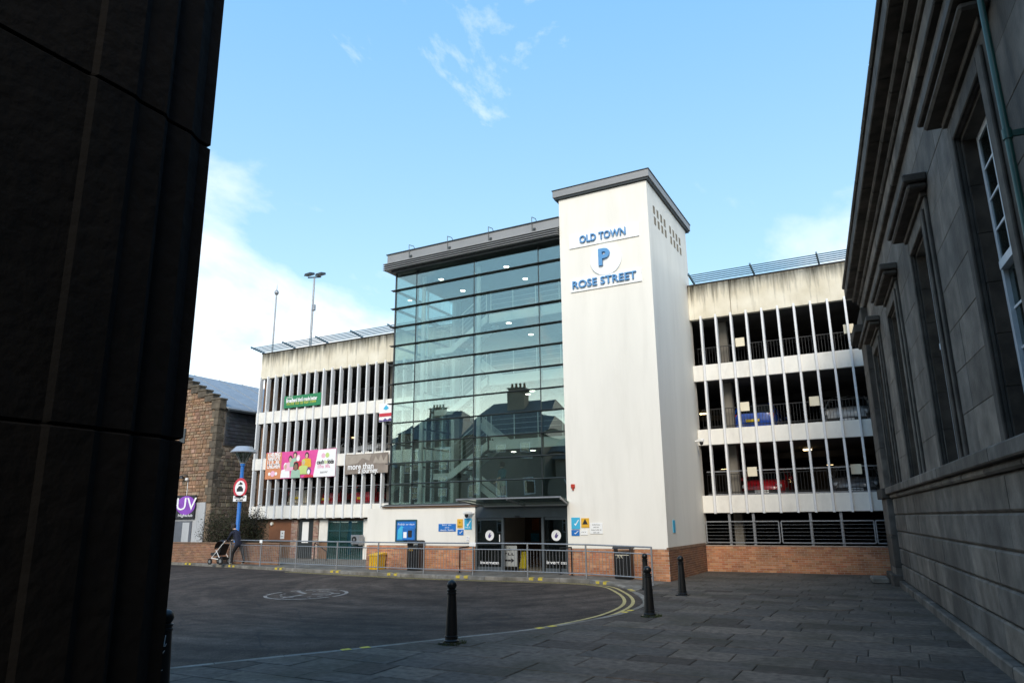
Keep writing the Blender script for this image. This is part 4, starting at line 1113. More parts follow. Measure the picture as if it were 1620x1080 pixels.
# ================================================================== BANNERS
YBN = YW - FO - .03
def banner(c00, c10, c11, c01, m_, label, t=.012):
    """c00 lower left .. in pixels, hung on the fins"""
    q = [P(x, y, YBN) for x, y in (c00, c10, c11, c01)]
    z0, z1 = (q[0].z + q[1].z) / 2, (q[2].z + q[3].z) / 2; x0, x1 = (q[0].x + q[3].x) / 2, (q[1].x + q[2].x) / 2
    th = thing('banner', label, 'banner', ((x0 + x1) / 2, YBN, z0))
    m = MB(); n = 24; vs_ = []
    for yo in (0, t):
        for k in range(n + 1):
            for zz in (z0, z1):
                x = lerp(x0, x1, k / n); sag = .006 * math.sin(k * 1.9) + .004 * math.sin(k * .7 + (zz > z0))
                vs_.append((x, YBN + yo + sag - .008, zz - (.015 * math.sin(math.pi * k / n) if zz > z0 else -.01 * math.sin(math.pi * k / n))))
    w = 2 * (n + 1)
    fs_ = [(2 * k, 2 * k + 2, 2 * k + 3, 2 * k + 1) for k in range(n)] + [(w + 2 * k, w + 2 * k + 1, w + 2 * k + 3, w + 2 * k + 2) for k in range(n)]
    fs_ += [(2 * k, 2 * k + 2, w + 2 * k + 2, w + 2 * k) for k in range(n)] + [(2 * k + 1, 2 * k + 3, w + 2 * k + 3, w + 2 * k + 1) for k in range(n)] + [(0, 1, w + 1, w), (2 * n, 2 * n + 1, w + 2 * n + 1, w + 2 * n)]
    m.add(vs_, fs_); m.build('sheet', m_, th)
    return th, x0, x1, z0, z1
M['green_ban'] = mat('green_banner', (0.015, 0.20, 0.075), 0.5, 0.12, 1.5)
M['orange_ban'] = mat('orange_banner', (0.62, 0.24, 0.11), 0.5, 0.05, 2)
M['pink_ban'] = mat('pink_banner', (0.70, 0.07, 0.30), 0.5, 0.1, 2)
M['pale_pink'] = mat('pale_pink_print', (0.80, 0.45, 0.58), 0.5, 0.1, 2)
M['brown_ban'] = mat('brown_banner', (0.17, 0.135, 0.11), 0.5, 0.25, 1.2, col2=(0.30, 0.25, 0.21))
M['yellow_print'] = mat('yellow_print', (0.62, 0.62, 0.08), 0.5, 0.05, 3)
M['skin1'] = mat('skin_pale', (0.62, 0.40, 0.30), 0.6, 0.05, 5)
M['skin2'] = mat('skin_brown', (0.25, 0.13, 0.08), 0.6, 0.05, 5)
M['lime'] = mat('lime_print', (0.50, 0.62, 0.20), 0.5, 0.05, 5)
M['mint'] = mat('mint_print', (0.32, 0.50, 0.38), 0.5, 0.05, 5)
yp = YBN - .022
th, x0, x1, z0, z1 = banner((449, 648), (508, 638), (508, 619.5), (450, 628), 'green_ban', 'green banner with white and yellow lettering hung on upper fins')
text('Broadband that\'s made better', .3, (x0 + x1) / 2 - .05, yp, lerp(z0, z1, .60), 'print_white', th, wid=(x1 - x0) * .84, bold=.01)
scribble(lerp(x0, x1, .08), lerp(x0, x1, .88), lerp(z0, z1, .34), .24, yp, 'yellow_print', th, 6)
scribble(x0 + .2, x0 + .65, lerp(z0, z1, .86), .13, yp, 'print_white', th, 1)
th, x0, x1, z0, z1 = banner((419.3, 758), (529.5, 753.5), (533, 708.5), (422, 716), 'pink_ban', 'wide pink and orange charity banner with printed faces on lower fins')
W, H = x1 - x0, z1 - z0
def pan(poly, m_, lift, nm='print'): MB().prism_y([(x0 + W * a, z0 + H * b) for a, b in poly], YBN - .022 - lift, YBN - .018 - lift).build(nm, m_, th)
pan([(0, .01), (.235, .01), (.235, .98), (0, .98)], 'orange_ban', 0)
pan([(.70, .01), (1, .01), (1, .98), (.755, .98)], 'print_white', 0)
for s, zz, hh, ww in (('A HELPING', .90, .3, .19), ('HAND FOR', .76, .3, .18), ('LOCAL', .62, .45, .19), ('CHILDREN', .47, .3, .19)):
    text(s, hh, x0 + W * .12, yp - .006, z0 + H * zz, 'print_white', th, wid=W * ww, bold=.012)
for s in (-1, 0, 1): MB().disc_y(x0 + W * (.115 + s * .05), YBN - .03, YBN - .0225, z0 + H * .20, .09 + .07 * (s == 0), 14).build('print', 'pale_pink' if s == 0 else 'print_white', th)
faces = [(.30, .45, .085, 'skin1', 'print_white', 'print_white'), (.365, .70, .085, 'skin1', 'print_black', 'pale_pink'), (.43, .84, .08, 'skin1', 'print_black', 'mint'), (.48, .72, .085, 'print_white', 'pale_pink', 'print_red'),
         (.60, .80, .08, 'skin1', 'print_black', 'amber'), (.56, .55, .075, 'skin1', 'lime', 'lime'), (.64, .22, .085, 'print_white', 'logo_purple', 'print_red'), (.455, .42, .11, 'skin2', 'print_black', 'mint')]
for k, (fx, fz, fr_, sk, hair, top) in enumerate(faces):
    l_ = .004 * k + .001
    pan([(fx - .07, max(.01, fz - .42)), (fx + .07, max(.01, fz - .42)), (fx + .06, fz - .14), (fx + .02, fz - .10), (fx - .02, fz - .10), (fx - .06, fz - .14)], top, l_)
    cxx, czz = x0 + W * fx, z0 + H * fz
    MB().disc_y(cxx, YBN - .0236 - l_, YBN - .0205 - l_, czz + .02, H * fr_ * 1.15, 16, H * fr_ * 1.45).build('print', hair, th)
    MB().disc_y(cxx, YBN - .0262 - l_, YBN - .0238 - l_, czz - .02, H * fr_ * .78, 16, H * fr_ * 1.05).build('print', sk, th)
text('cash', .3, x0 + W * .795, yp - .006, z0 + H * .53, 'print_black', th, wid=W * .10, bold=.01)
text('for', .26, x0 + W * .87, yp - .006, z0 + H * .53, 'lime', th, wid=W * .045, bold=.008)
text('kids', .3, x0 + W * .935, yp - .006, z0 + H * .53, 'print_black', th, wid=W * .085, bold=.014)
MB().disc_y(x0 + W * .83, YBN - .028, YBN - .0225, z0 + H * .76, .13, 14).build('print', 'pale_pink', th); MB().disc_y(x0 + W * .885, YBN - .028, YBN - .0225, z0 + H * .77, .13, 14).build('print', 'lime', th)
scribble(x0 + W * .76, x0 + W * .93, z0 + H * .36, .2, yp - .006, 'pink_ban', th, 2); scribble(x0 + W * .80, x0 + W * .90, z0 + H * .17, .14, yp - .006, 'print_black', th, 1)
th, x0, x1, z0, z1 = banner((544.5, 749.5), (613.5, 748), (614.5, 714.5), (547, 719), 'brown_ban', 'brown banner reading more than a journey hung on lower fins')
W, H = x1 - x0, z1 - z0
text('more than', .42, lerp(x0, x1, .38), yp - .002, lerp(z0, z1, .36), 'print_white', th, wid=W * .60, bold=.008)
text('a journey.', .36, lerp(x0, x1, .56), yp - .002, lerp(z0, z1, .14), 'print_white', th, wid=W * .46, bold=.008)
M['tan_print'] = mat('tan_print', (0.36, 0.31, 0.26), 0.6, 0.1, 4)
pan([(.02, .45), (.3, .52), (.42, .78), (.58, .62), (.62, .95), (.02, .95)], 'tan_print', -.002); pan([(.66, .5), (.72, .85), (.78, .62), (.84, .92), (.9, .6), (.98, .9), (.98, .45)], 'tan_print', -.002)
th, x0, x1, z0, z1 = banner((599, 668), (621, 665.5), (623, 636), (601, 638.5), 'print_white', 'small white poster with a red band beside the glass stairwell')
W, H = x1 - x0, z1 - z0
pan([(.02, .28), (.98, .28), (.98, .46), (.02, .46)], 'print_red', -.001); pan([(.02, .02), (.98, .02), (.98, .10), (.8, .18), (.6, .09), (.45, .2), (.3, .08), (.02, .12)], 'logo_purple', -.001)
pan([(.3, .7), (.5, .9), (.7, .72), (.5, .62)], 'light_blue', -.001)

# cream squares hung behind the fins of the right wing
for k, (px, py) in enumerate([(1171.5, 542), (1343, 521), (1179, 643.5), (1289, 635), (1191, 746), (1355, 742)]):
    c = P(px, py, YW + .30); h = .175
    lab = ['cream square plate behind the top storey fins nearest the tower', 'cream square plate in the top storey beside the stone building', 'cream square plate in front of the blue car', 'cream square plate between the blue and the silver car', 'cream square plate in front of the red car', 'cream square plate in front of the grey car on the lowest open storey'][k]
    t = thing('square_plate', lab, 'plate', (c.x, YW + .30, c.z - h), group='cream plates on the right wing')
    MB().cbox(c.x - h, c.x + h, YW + .165, YW + .19, c.z - h, c.z + h, .006).build('plate', 'cream', t)
    MB().box(c.x - .02, c.x + .02, YW + .192, YW + .64, c.z - .03, c.z + .03).build('bracket', 'galv', t)

# warm deck lights
M['sodium'] = emit('warm_deck_lamp', (1.0, 0.72, 0.36), 4.0)
dl = thing('deck_light', 'small warm bulkhead light on the dark car park ceiling', 'ceiling light', (0, 0, 0), local=True, group='bulkhead lights in the parking decks')
MB().cbox(-.20, .20, -.09, .09, -.05, 0, .02).build('housing', 'galv', dl, local=True); MB().cbox(-.17, .17, -.07, .07, -.11, -.051, .025).build('diffuser', 'sodium', dl, local=True)
fl = True
for px, py, z in [(1118, 733, 4.70), (1277, 708, 4.70), (1300, 725, 4.70), (1317, 735, 4.70), (1157, 742, 4.70), (1112, 652, 7.24), (1385, 655, 7.24), (520, 700, 4.70), (560, 690, 7.24)]:
    p = down_to(px, py, z + .02); p.y = min(p.y, YB - 1.5)
    if p.y < YW: p.y = YW + 3
    lab = 'warm bulkhead light on the ceiling above the %s' % ('red and grey cars' if z < 5 and px > 1000 else 'blue and silver cars' if px > 1000 else 'lowest open deck behind the left fins' if z < 5 else 'middle open deck behind the left fins')
    if fl: dl.location = p; dl['label'] = lab; fl = False
    else: dup(dl, p, label=lab)

# ================================================================== STREET FURNITURE
# guard railing
rp_px = [(363, 893.5), (411, 895.5), (467, 898), (532, 901), (597.5, 904), (670, 907), (748, 909.5), (835, 912), (928, 914.5), (1033, 918)]
RPT = []
for k, q in enumerate(rp_px):
    z = ZF if k < 8 else (ZF - .02 if k == 8 else .05)
    p = G(*q, z); y = fy(min(p.x, -8.2)) + .28
    d = ray(*q); t_ = y / d.y; RPT.append(Vector((d.x * t_, y, z)))
rail = thing('guard_railing', 'galvanised steel pedestrian guard railing along the far kerb', 'railing', tuple(RPT[0]))
for k, p in enumerate(RPT): MB().tube((p.x, p.y, p.z - .05), (p.x, p.y, p.z + 1.06), .028, n=10).build('post', 'galv', rail, smooth=True)
for k in range(len(RPT) - 1):
    a, b = RPT[k], RPT[k + 1]; up = lambda p, h: (p.x, p.y, p.z + h)
    for h, r_ in ((1.05, .024), (.85, .018), (.16, .018)): MB().tube(up(a, h), up(b, h), r_, n=8).build('rail', 'galv', rail, smooth=True)
    n = int((b - a).length / .115)
    bal = MB().tube((0, 0, .16), (0, 0, .85), .007, n=5, caps=False).mesh('baluster', 'galv')
    for j in range(1, n):
        q = a.lerp(b, j / n); o_ = link('baluster', bal, rail, ORG[rail.name], loc=tuple(q - RPT[0]))
for k, w_ in ((1, .16), (6, .26)):
    p = RPT[k]; MB().cbox(p.x - w_ / 2, p.x + w_ / 2, p.y - .04, p.y - .029, p.z + .95, p.z + 1.08, .003).build('plate', 'sign_white', rail)

# bollards
def make_bollard():
    t = thing('bollard', 'x', 'bollard', (0, 0, 0), local=True, group='black iron bollards along the pavement')
    pr = [(.125, 0), (.125, .05), (.108, .065), (.106, .10), (.112, .105), (.112, .12), (.104, .125), (.103, .14), (.074, .74), (.073, .755), (.083, .765), (.083, .785), (.073, .792), (.073, .806), (.083, .812), (.083, .83), (.058, .842)]
    MB().lathe(pr, n=24).build('shaft', 'black_iron', t, smooth=True, local=True)
    MB().lathe([(.058, .843)] + [(.082 * math.sin(a), .905 - .082 * math.cos(a)) for a in [R(50 + 13 * k) for k in range(10)]] + [(.004, .987)], n=24).build('ball', 'black_iron', t, smooth=True, local=True)
    MB().cbox(-.15, .15, -.15, .15, -.01, .022, .008).build('base_plate', 'black_iron', t, local=True)
    return t
bol = make_bollard()
labs = ['black iron bollard with ball top standing alone at the near kerb', 'tall black iron bollard beside the kerb corner and its yellow lines', 'black iron bollard on the paving in front of the tower side wall', 'black iron bollard by the end post of the guard railing', 'black iron bollard with scratched white marks beside the dark stone pier']
pos = [G(714, 1017), G(1028, 974), G(1080, 941), Vector((-6.35, 20.2, 0)), Vector((-7.25, 5.55, 0))]
d = ray(1021, 905); pos[3] = Vector((d.x / d.y * 20.3, 20.3, 0))
d = ray(260, 1010); pos[4] = Vector((d.x / d.y * 5.75, 5.75, 0))
for k, p in enumerate(pos):
    o_ = bol if k == 0 else dup(bol, p); o_.location = p; o_['label'] = labs[k]
    if k in (0, 1):                           # moss tuft at the foot
        m_ = MB()
        for j in range(260):
            a, rr = random.uniform(-2.2, 1.2), random.uniform(.12, .25); h = random.uniform(.01, .055)
            x, y = p.x + rr * math.cos(a), p.y + rr * math.sin(a); u = random.uniform(0, 6.28); dx_, dy_ = .008 * math.cos(u), .008 * math.sin(u)
            m_.add([(x - dx_, y - dy_, .001), (x + dx_, y + dy_, .001), (x + random.uniform(-.02, .02), y + random.uniform(-.02, .02), h)], [(0, 1, 2)], jit((.035, .05, .018), .3))
        M.setdefault('moss', attr_mat('moss', .95, .1, (.05, .04, .02), .3, 4)); m_.build('moss', 'moss', kind='stuff', label='small tuft of moss and weeds at the foot of a bollard', cat='moss')
# graffiti scratches on the hidden bollard
gb = [o_ for o_ in COL.objects if o_.get('label') == labs[4]][0]
g_ = MB()
for z0_, z1_, a0, a1 in ((.30, .52, -.3, -.15), (.52, .56, -.15, .15), (.34, .36, -.3, .1), (.60, .72, .0, .1), (.60, .63, .1, .3)):
    b0, b1 = R(-35) + a0, R(-35) + a1
    for (aa, zz), (ab, zb_) in (((b0, z0_), (b1, z1_)),):
        rr0, rr1 = lerp(.104, .0745, (zz - .14) / .6), lerp(.104, .0745, (zb_ - .14) / .6)
        g_.tube((rr0 * math.cos(aa), rr0 * math.sin(aa), zz), (rr1 * math.cos(ab), rr1 * math.sin(ab), zb_), .004, n=5)
g_.build('scratch_marks', 'sign_white', gb, local=True)

# litter bins
def make_bin(loc, h, w, label):
    t = thing('litter_bin', label, 'bin', loc, R(4), group='black litter bins by the car park')
    MB().cbox(-w / 2, w / 2, -.22, .22, .03, h * .80, .03).build('body', 'black', t)
    for k in range(6): MB().box(-w / 2 + .06 + k * (w - .12) / 5 - .012, -w / 2 + .06 + k * (w - .12) / 5 + .012, -.235, -.219, .08, h * .70).build('rib', 'black_iron', t)
    hd = MB()
    for sx in (-1, 1): hd.box(sx * w / 2 - .03 * (sx > 0), sx * w / 2 + .03 * (sx < 0), -.20, .20, h * .80, h * .93)
    hd.build('hood_side', 'black', t)
    MB().prism_x([(-.25, h * .93), (.25, h * .93), (.22, h * .97), (.12, h), (-.12, h), (-.22, h * .97)], -w / 2 - .03, w / 2 + .03).build('lid', 'black', t)
    MB().box(-w / 2 + .05, w / 2 - .05, -.226, -.221, h * .735, h * .75).build('gold_band', 'cream', t)
    for s_, xo in (('X', -.12), ('X', -.02)): 
        o_ = text(s_, .14, xo, -.232, h * .69, 'amber' if h > 1.05 else 'cream', t)
    MB().box(-w / 2 + .02, w / 2 - .02, -.20, .20, 0, .029).build('foot', 'black', t)
    return t
for (px, ph, w, lab, pz) in ((657, 1.10, .50, 'black litter bin with domed lid by the blue information board', ZF), (987, 1.02, .55, 'black litter bin against the tower brickwork behind the railing', .06)):
    y = YG - .42 if px < 800 else YT - .38
    d = ray(px, 885); make_bin((d.x / d.y * y, y, pz - .003), ph, w, lab)
# yellow grit bin
d = ray(597, 885); y = YG - .45; x = d.x / d.y * y
t = thing('grit_bin', 'yellow plastic grit bin beside the brick plinth', 'grit bin', (x, y, ZF), R(3))
MB().prism_x([(-.24, 0), (.24, 0), (.28, .52), (-.28, .52)], -.20, .20).build('tub', 'yellow_plastic', t)
MB().prism_x([(-.31, .525), (.31, .525), (.29, .62), (-.26, .56)], -.225, .225).build('lid', 'yellow_plastic', t)
for sx in (-.1, .1): MB().box(sx - .02, sx + .02, -.285, -.262, .05, .48).build('rib', 'yellow_plastic', t)
# board sign inside the doorway
d = ray(806.5, 890); y = YD + .35; x = d.x / d.y * y
t = thing('board_sign', 'grey free-standing board with black lettering and arrow in the doorway', 'sign', (x, y, ZF), R(2))
M['board_grey'] = mat('board_grey', (0.30, 0.32, 0.32), 0.6, 0.05, 4)
MB().cbox(-.30, .30, -.02, .02, .16, .90, .015).build('panel', 'board_grey', t)
for sx in (-.25, .25): MB().box(sx - .02, sx + .02, -.12, .12, 0, .159).build('foot', 'black', t)
scribble(-.1, .1, .76, .13, -.022, 'print_black', t, 1); scribble(-.22, .22, .60, .14, -.022, 'print_black', t, 1)
MB().prism_y([(-.22, .35), (.06, .35), (.06, .29), (.20, .38), (.06, .47), (.06, .41), (-.22, .41)], -.025, -.0205).build('arrow', 'print_black', t)
# yellow wet-floor cone behind
M['lobby_yellow'] = mat('yellow_sign', (0.62, 0.52, 0.02), 0.5, 0.05, 5)
d = ray(829, 885); y = YD + 2.0; x = d.x / d.y * y
t = thing('floor_sign', 'yellow folding floor sign inside the doorway', 'sign', (x, y, ZF), R(-8))
MB().add([(-.15, -.12, 0), (.15, -.12, 0), (.10, -.01, .62), (-.10, -.01, .62), (-.15, -.10, 0), (.15, -.10, 0), (.10, .0, .62), (-.10, .0, .62)], [(0, 1, 2, 3), (4, 5, 6, 7), (0, 1, 5, 4), (2, 3, 7, 6), (1, 2, 6, 5), (0, 3, 7, 4)]).build('front_leaf', 'lobby_yellow', t)
MB().add([(-.15, .12, 0), (.15, .12, 0), (.10, .015, .62), (-.10, .015, .62), (-.15, .10, 0), (.15, .10, 0), (.10, .004, .62), (-.10, .004, .62)], [(0, 1, 2, 3), (4, 5, 6, 7), (0, 1, 5, 4), (2, 3, 7, 6), (1, 2, 6, 5), (0, 3, 7, 4)]).build('rear_leaf', 'lobby_yellow', t)
# handrails either side of the doors
for px0, px1, lab in ((727.5, 749, 'black bent handrail left of the entrance doors'), (886, 904, 'black bent handrail right of the entrance doors')):
    a = P(px0, 870, YG - 1.0 if px0 < 800 else YD - .3); b = P(px1, 872, YG - .35 if px0 < 800 else YT - .25)
    t = thing('handrail', lab, 'handrail', (a.x, a.y, ZF))
    MB().pipe([(a.x, a.y, ZF - .02), (a.x, a.y, .98), (b.x, b.y, 1.02), (b.x, b.y, ZF - .02)], .024, 8).build('tube', 'black_iron', t, smooth=True)
    for q in (a, b): MB().cbox(q.x - .06, q.x + .06, q.y - .06, q.y + .06, ZF - .004, ZF + .01, .003).build('foot_plate', 'black_iron', t)
# handrail at the side door and the low wall
a, b = P(498, 858, YL - 1.2), P(517, 872, YL - 1.4)
t = thing('handrail', 'thin dark sloping handrail by the small door under the car park', 'handrail', (a.x, a.y, ZF))
MB().pipe([(a.x, a.y, ZF), (a.x, a.y, a.z), (b.x, b.y, b.z), (b.x, b.y, ZF)], .022, 8).build('tube', 'black_iron', t, smooth=True)
for q in (a, b): MB().cbox(q.x - .06, q.x + .06, q.y - .06, q.y + .06, ZF - .004, ZF + .01, .003).build('foot_plate', 'black_iron', t)
# air-conditioning unit
c = P(563, 853, YL - .4); t = thing('air_conditioner', 'grey air conditioning unit in front of the teal window', 'air conditioner', (c.x, YL - .3, c.z - .22))
x, y, z = ORG[t.name]
MB().cbox(x - .28, x + .28, y - .16, y + .16, z, z + .44, .02).build('case', 'galv', t); MB().disc_y(x - .06, y - .172, y - .161, z + .22, .15, 20).build('fan_grille', 'black', t); MB().disc_y(x - .06, y - .18, y - .1725, z + .22, .05, 12).build('fan_hub', 'galv', t)
for sx in (-.2, .2): MB().box(x + sx - .02, x + sx + .02, y - .12, YL + .04, z - .05, z - .001).build('bracket', 'galv', t)
# notice + round lamp on the brown panel
t, r_ = notice(443.5, 839, 450.5, 852, YL, 'sign_white', 'small white notice on the brown panel', [('P', .12, .7, .4), ('PERMIT', .06, .3, .7)], lm='print_black')
c = P(431, 828, YL); t = thing('wall_lamp', 'round cream wall lamp on the brown panel', 'lamp', (c.x, YL, c.z))
MB().disc_y(c.x, YL - .05, YL - .002, c.z, .10, 18).build('base', 'cream', t); MB().disc_y(c.x, YL - .09, YL - .0505, c.z, .08, 18).build('globe', 'sign_white', t)

# low brick wall on the left
lw = thing('low_wall', 'low brown brick wall behind the railing by the dark shrub', 'wall', (-28, 23.9, ZF))
brick_wall('brickwork', lw, 'x', 23.75, -35.0, P(441, 880, 23.75).x, ZF, 0.98, -1, [(.24, .12, .07), (.28, .15, .085), (.21, .105, .065)])
MB().cbox(-35.0, P(441, 880, 23.75).x + .02, 23.72, 23.90, .985, 1.05, .01).build('coping', 'end_brick', lw)

# lamp post with road sign
YLP = 24.55
c = P(379.5, 780, YLP); xl_ = P(376.5, 830, YLP).x
t = thing('lamp_post', 'blue lamp post with glass lantern and round road sign', 'lamp post', (xl_, YLP, ZF))
zt_ = P(384, 733, YLP).z; w0 = P(384, 733, YLP).x
xl_ = (xl_ + w0) / 2; 
MB().lathe([(.13, ZF), (.13, 1.2), (.11, 1.25), (.095, 1.3), (.085, zt_ - .12), (.12, zt_ - .10), (.12, zt_ - .03), (.09, zt_)], xl_, YLP, 16).build('post', 'blue_post', t, smooth=True)
zl0, zl1, zl2 = zt_ + .02, P(384, 716, YLP).z, P(384, 706.5, YLP).z
lan = MB()
for k in range(8):
    a = 2 * math.pi * k / 8; lan.tube((xl_ + .12 * math.cos(a), YLP + .12 * math.sin(a), zl0), (xl_ + .40 * math.cos(a), YLP + .40 * math.sin(a), zl1), .012, n=5)
lan.lathe([(.13, zl0 - .02), (.13, zl0 + .02)], xl_, YLP, 12)
lan = lan.build('lantern_frame', 'galv', t)
MB().lathe([(.11, zl0 + .022), (.38, zl1 - .005)], xl_, YLP, 8).build('lantern_glass', 'win_glass', lan)
M['lantern_top'] = mat('lantern_top', (0.40, 0.42, 0.45), 0.35, 0.1, 4, metal=.3)
MB().lathe([(.62, zl1), (.63, zl1 + .03), (.38, zl2), (.05, zl2 + .03)], xl_, YLP, 24).build('lantern_top', 'lantern_top', lan, smooth=True)
c = P(380.5, 771.5, YLP - .12); rr = P(391.5, 771, YLP - .12).x - c.x; ys_ = YLP - .13
sg = MB().disc_y(c.x, ys_ - .012, ys_, c.z, rr, 32).build('road_sign', 'print_red', t)
MB().disc_y(c.x, ys_ - .016, ys_ - .0125, c.z, rr * .74, 32).build('sign_face', 'print_white', sg)
car_ = [(-.17, -.13), (.17, -.13), (.17, 0), (.12, .02), (.08, .10), (-.08, .10), (-.12, .02), (-.17, 0)]
k_ = rr / .36
MB().prism_y([(c.x + x * k_ * .95, c.z + (z - .02) * k_ * .85) for x, z in car_], ys_ - .020, ys_ - .0165).build('car_symbol', 'print_black', sg)
MB().prism_y([(c.x + x * k_, c.z + z * k_) for x, z in ((-.14, .11), (-.05, .13), (.02, .11), (.13, .12), (.10, .17), (.03, .20), (.0, .23), (-.04, .17))], ys_ - .020, ys_ - .0165).build('motorcycle_symbol', 'print_black', sg)
x0, x1, z0, z1 = pbox(369, 783, 390.5, 793, YLP - .12)
pl_ = MB().cbox(x0, x1, ys_ - .012, ys_, z0, z1, .003).build('plate', 'print_white', t)
text('Except for', .17, (x0 + x1) / 2, ys_ - .016, lerp(z0, z1, .70), 'print_black', pl_, wid=(x1 - x0) * .8, bold=.004); text('access', .17, (x0 + x1) / 2, ys_ - .016, lerp(z0, z1, .27), 'print_black', pl_, wid=(x1 - x0) * .55, bold=.004)
for zz in (c.z, (z0 + z1) / 2): MB().box(c.x - .1, c.x + .1, ys_ + .001, YLP, zz - .02, zz + .02).build('sign_clamp', 'galv', t)

# masts on the roof deck
for px_, top, lab, kind in ((431, 468, 'slim grey pole with small ball top on the car park roof', 0), (490.5, 441, 'tall grey floodlight mast on the car park roof', 1)):
    Y = YW + 4; b = P(px_, 552, Y); tp = P(px_ + 1.5, top, Y)
    t = thing('roof_mast', lab, 'mast', (b.x, Y, PAR[0] + .34)); zt_ = tp.z
    MB().tube((b.x, Y, PAR[0] + .34), (b.x, Y, zt_), .10 if kind else .07, .055 if kind else .045, n=12).build('pole', 'galv', t, smooth=True)
    if kind:
        MB().bar((b.x - .55, Y, zt_ + .12), (b.x + .55, Y, zt_ - .02), .07, .07).build('cross_arm', 'dark_frame', t)
        for sx, zz in ((-.45, .28), (.50, .12)):
            MB().add([(b.x + sx - .28, Y - .2, zt_ + zz - .08), (b.x + sx + .28, Y - .2, zt_ + zz - .04), (b.x + sx + .28, Y + .2, zt_ + zz + .04), (b.x + sx - .28, Y + .2, zt_ + zz), (b.x + sx - .22, Y - .2, zt_ + zz + .07), (b.x + sx + .24, Y - .2, zt_ + zz + .10), (b.x + sx + .24, Y + .2, zt_ + zz + .18), (b.x + sx - .22, Y + .2, zt_ + zz + .15)],
                     [(0, 3, 2, 1), (4, 5, 6, 7), (0, 1, 5, 4), (1, 2, 6, 5), (2, 3, 7, 6), (3, 0, 4, 7)]).build('floodlight', 'dark_frame', t)
        MB().cbox(b.x + .02, b.x + .2, Y - .1, Y + .1, zt_ - 2.2, zt_ - 1.8, .03).build('junction_box', 'galv', t)
    else:
        MB().lathe([(.05, zt_), (.13, zt_ + .10), (.15, zt_ + .2), (.10, zt_ + .3), (.03, zt_ + .36), (.012, zt_ + .75)], b.x, Y, 14).build('finial', 'galv', t, smooth=True)

# ================================================================== STONE BUILDING ON THE RIGHT
U0 = 2.163
sb = thing('stone_building', 'sooty grey ashlar building with tall sash windows beside the pavement', 'building', (U0 * math.cos(WA), U0 * math.sin(WA), 0), WA)
WN, WD = Vector((math.cos(WA), math.sin(WA), 0)), Vector((-math.sin(WA), math.cos(WA), 0))
def RWp(px, py, u=0.0):
    d = ray(px, py); t_ = (U0 + u - CP.dot(WN)) / d.dot(WN); q = CP + d * t_; return q.dot(WD), q.z
SEND = 25.6
S0 = 5.5
MB().box(.5, 9, -10, SEND - .05, 0, 9.3).build('wall_core', 'trim', sb)
MB().box(.02, .5, -10, S0 - .01, 0, 9.3).build('wall_core', 'ashlar', sb)
MB().prism_y([(-.3, 9.56), (9.2, 9.56), (9.2, 9.6), (4.6, 11.2), (-.3, 9.6)], -10, SEND).build('roof', 'slate', sb)
WC = [8.75, 13.15, 17.55, 21.95]
HW = .76
def block(u0, u1, s0, s1, z0, z1, m_='ashlar', c=.014, nm='stone_block', par=sb):
    return MB().cbox(u0, u1, s0, s1, z0, z1, c).build(nm, m_, par, local=True)
# plinth and rusticated base
def rust(u0, u1, s0, s1, z0, z1, c):
    q = MB().prism_y([(u0 + c, z0), (u1, z0), (u1, z1), (u0 + c, z1), (u0, z1 - c), (u0, z0 + c)], s0, s1); q.build('stone_block', 'ashlar', sb, local=True)
def course(z0, z1, u, lmin, lmax, c, s0=S0, s1=23.8, g=.004, skip=None, m_='ashlar', dep=.49, rustic=False):
    s = s0 - random.uniform(0, lmin)
    while s < s1:
        e = s + random.uniform(lmin, lmax)
        a, b = max(s, s0), min(e, s1)
        if b < s1 and s1 - b < .35: b = e = s1
        if b - a > .05 and rustic: rust(u + random.uniform(-.004, .004), dep, a + g, b - g, z0, z1, c)
        elif b - a > .05: block(u + random.uniform(-.003, .003), dep, a + g, b - g, z0, z1, m_, c)
        s = e
course(-.05, .16, -.12, 1.1, 1.7, .02)
zz = [.165, .61, 1.05, 1.52, 1.98, 2.44]
for a, b in zip(zz[:-1], zz[1:]): course(a + .010, b - .010, 0, 1.1, 1.8, .028, g=.0015, rustic=True)
MB().box(.06, .49, S0, 23.8, .1, 2.45).build('joint_bed', 'trim', sb, local=True)
course(2.445, 2.55, -.07, 1.5, 2.3, .03); course(2.555, 2.74, -.17, 1.5, 2.3, .02)
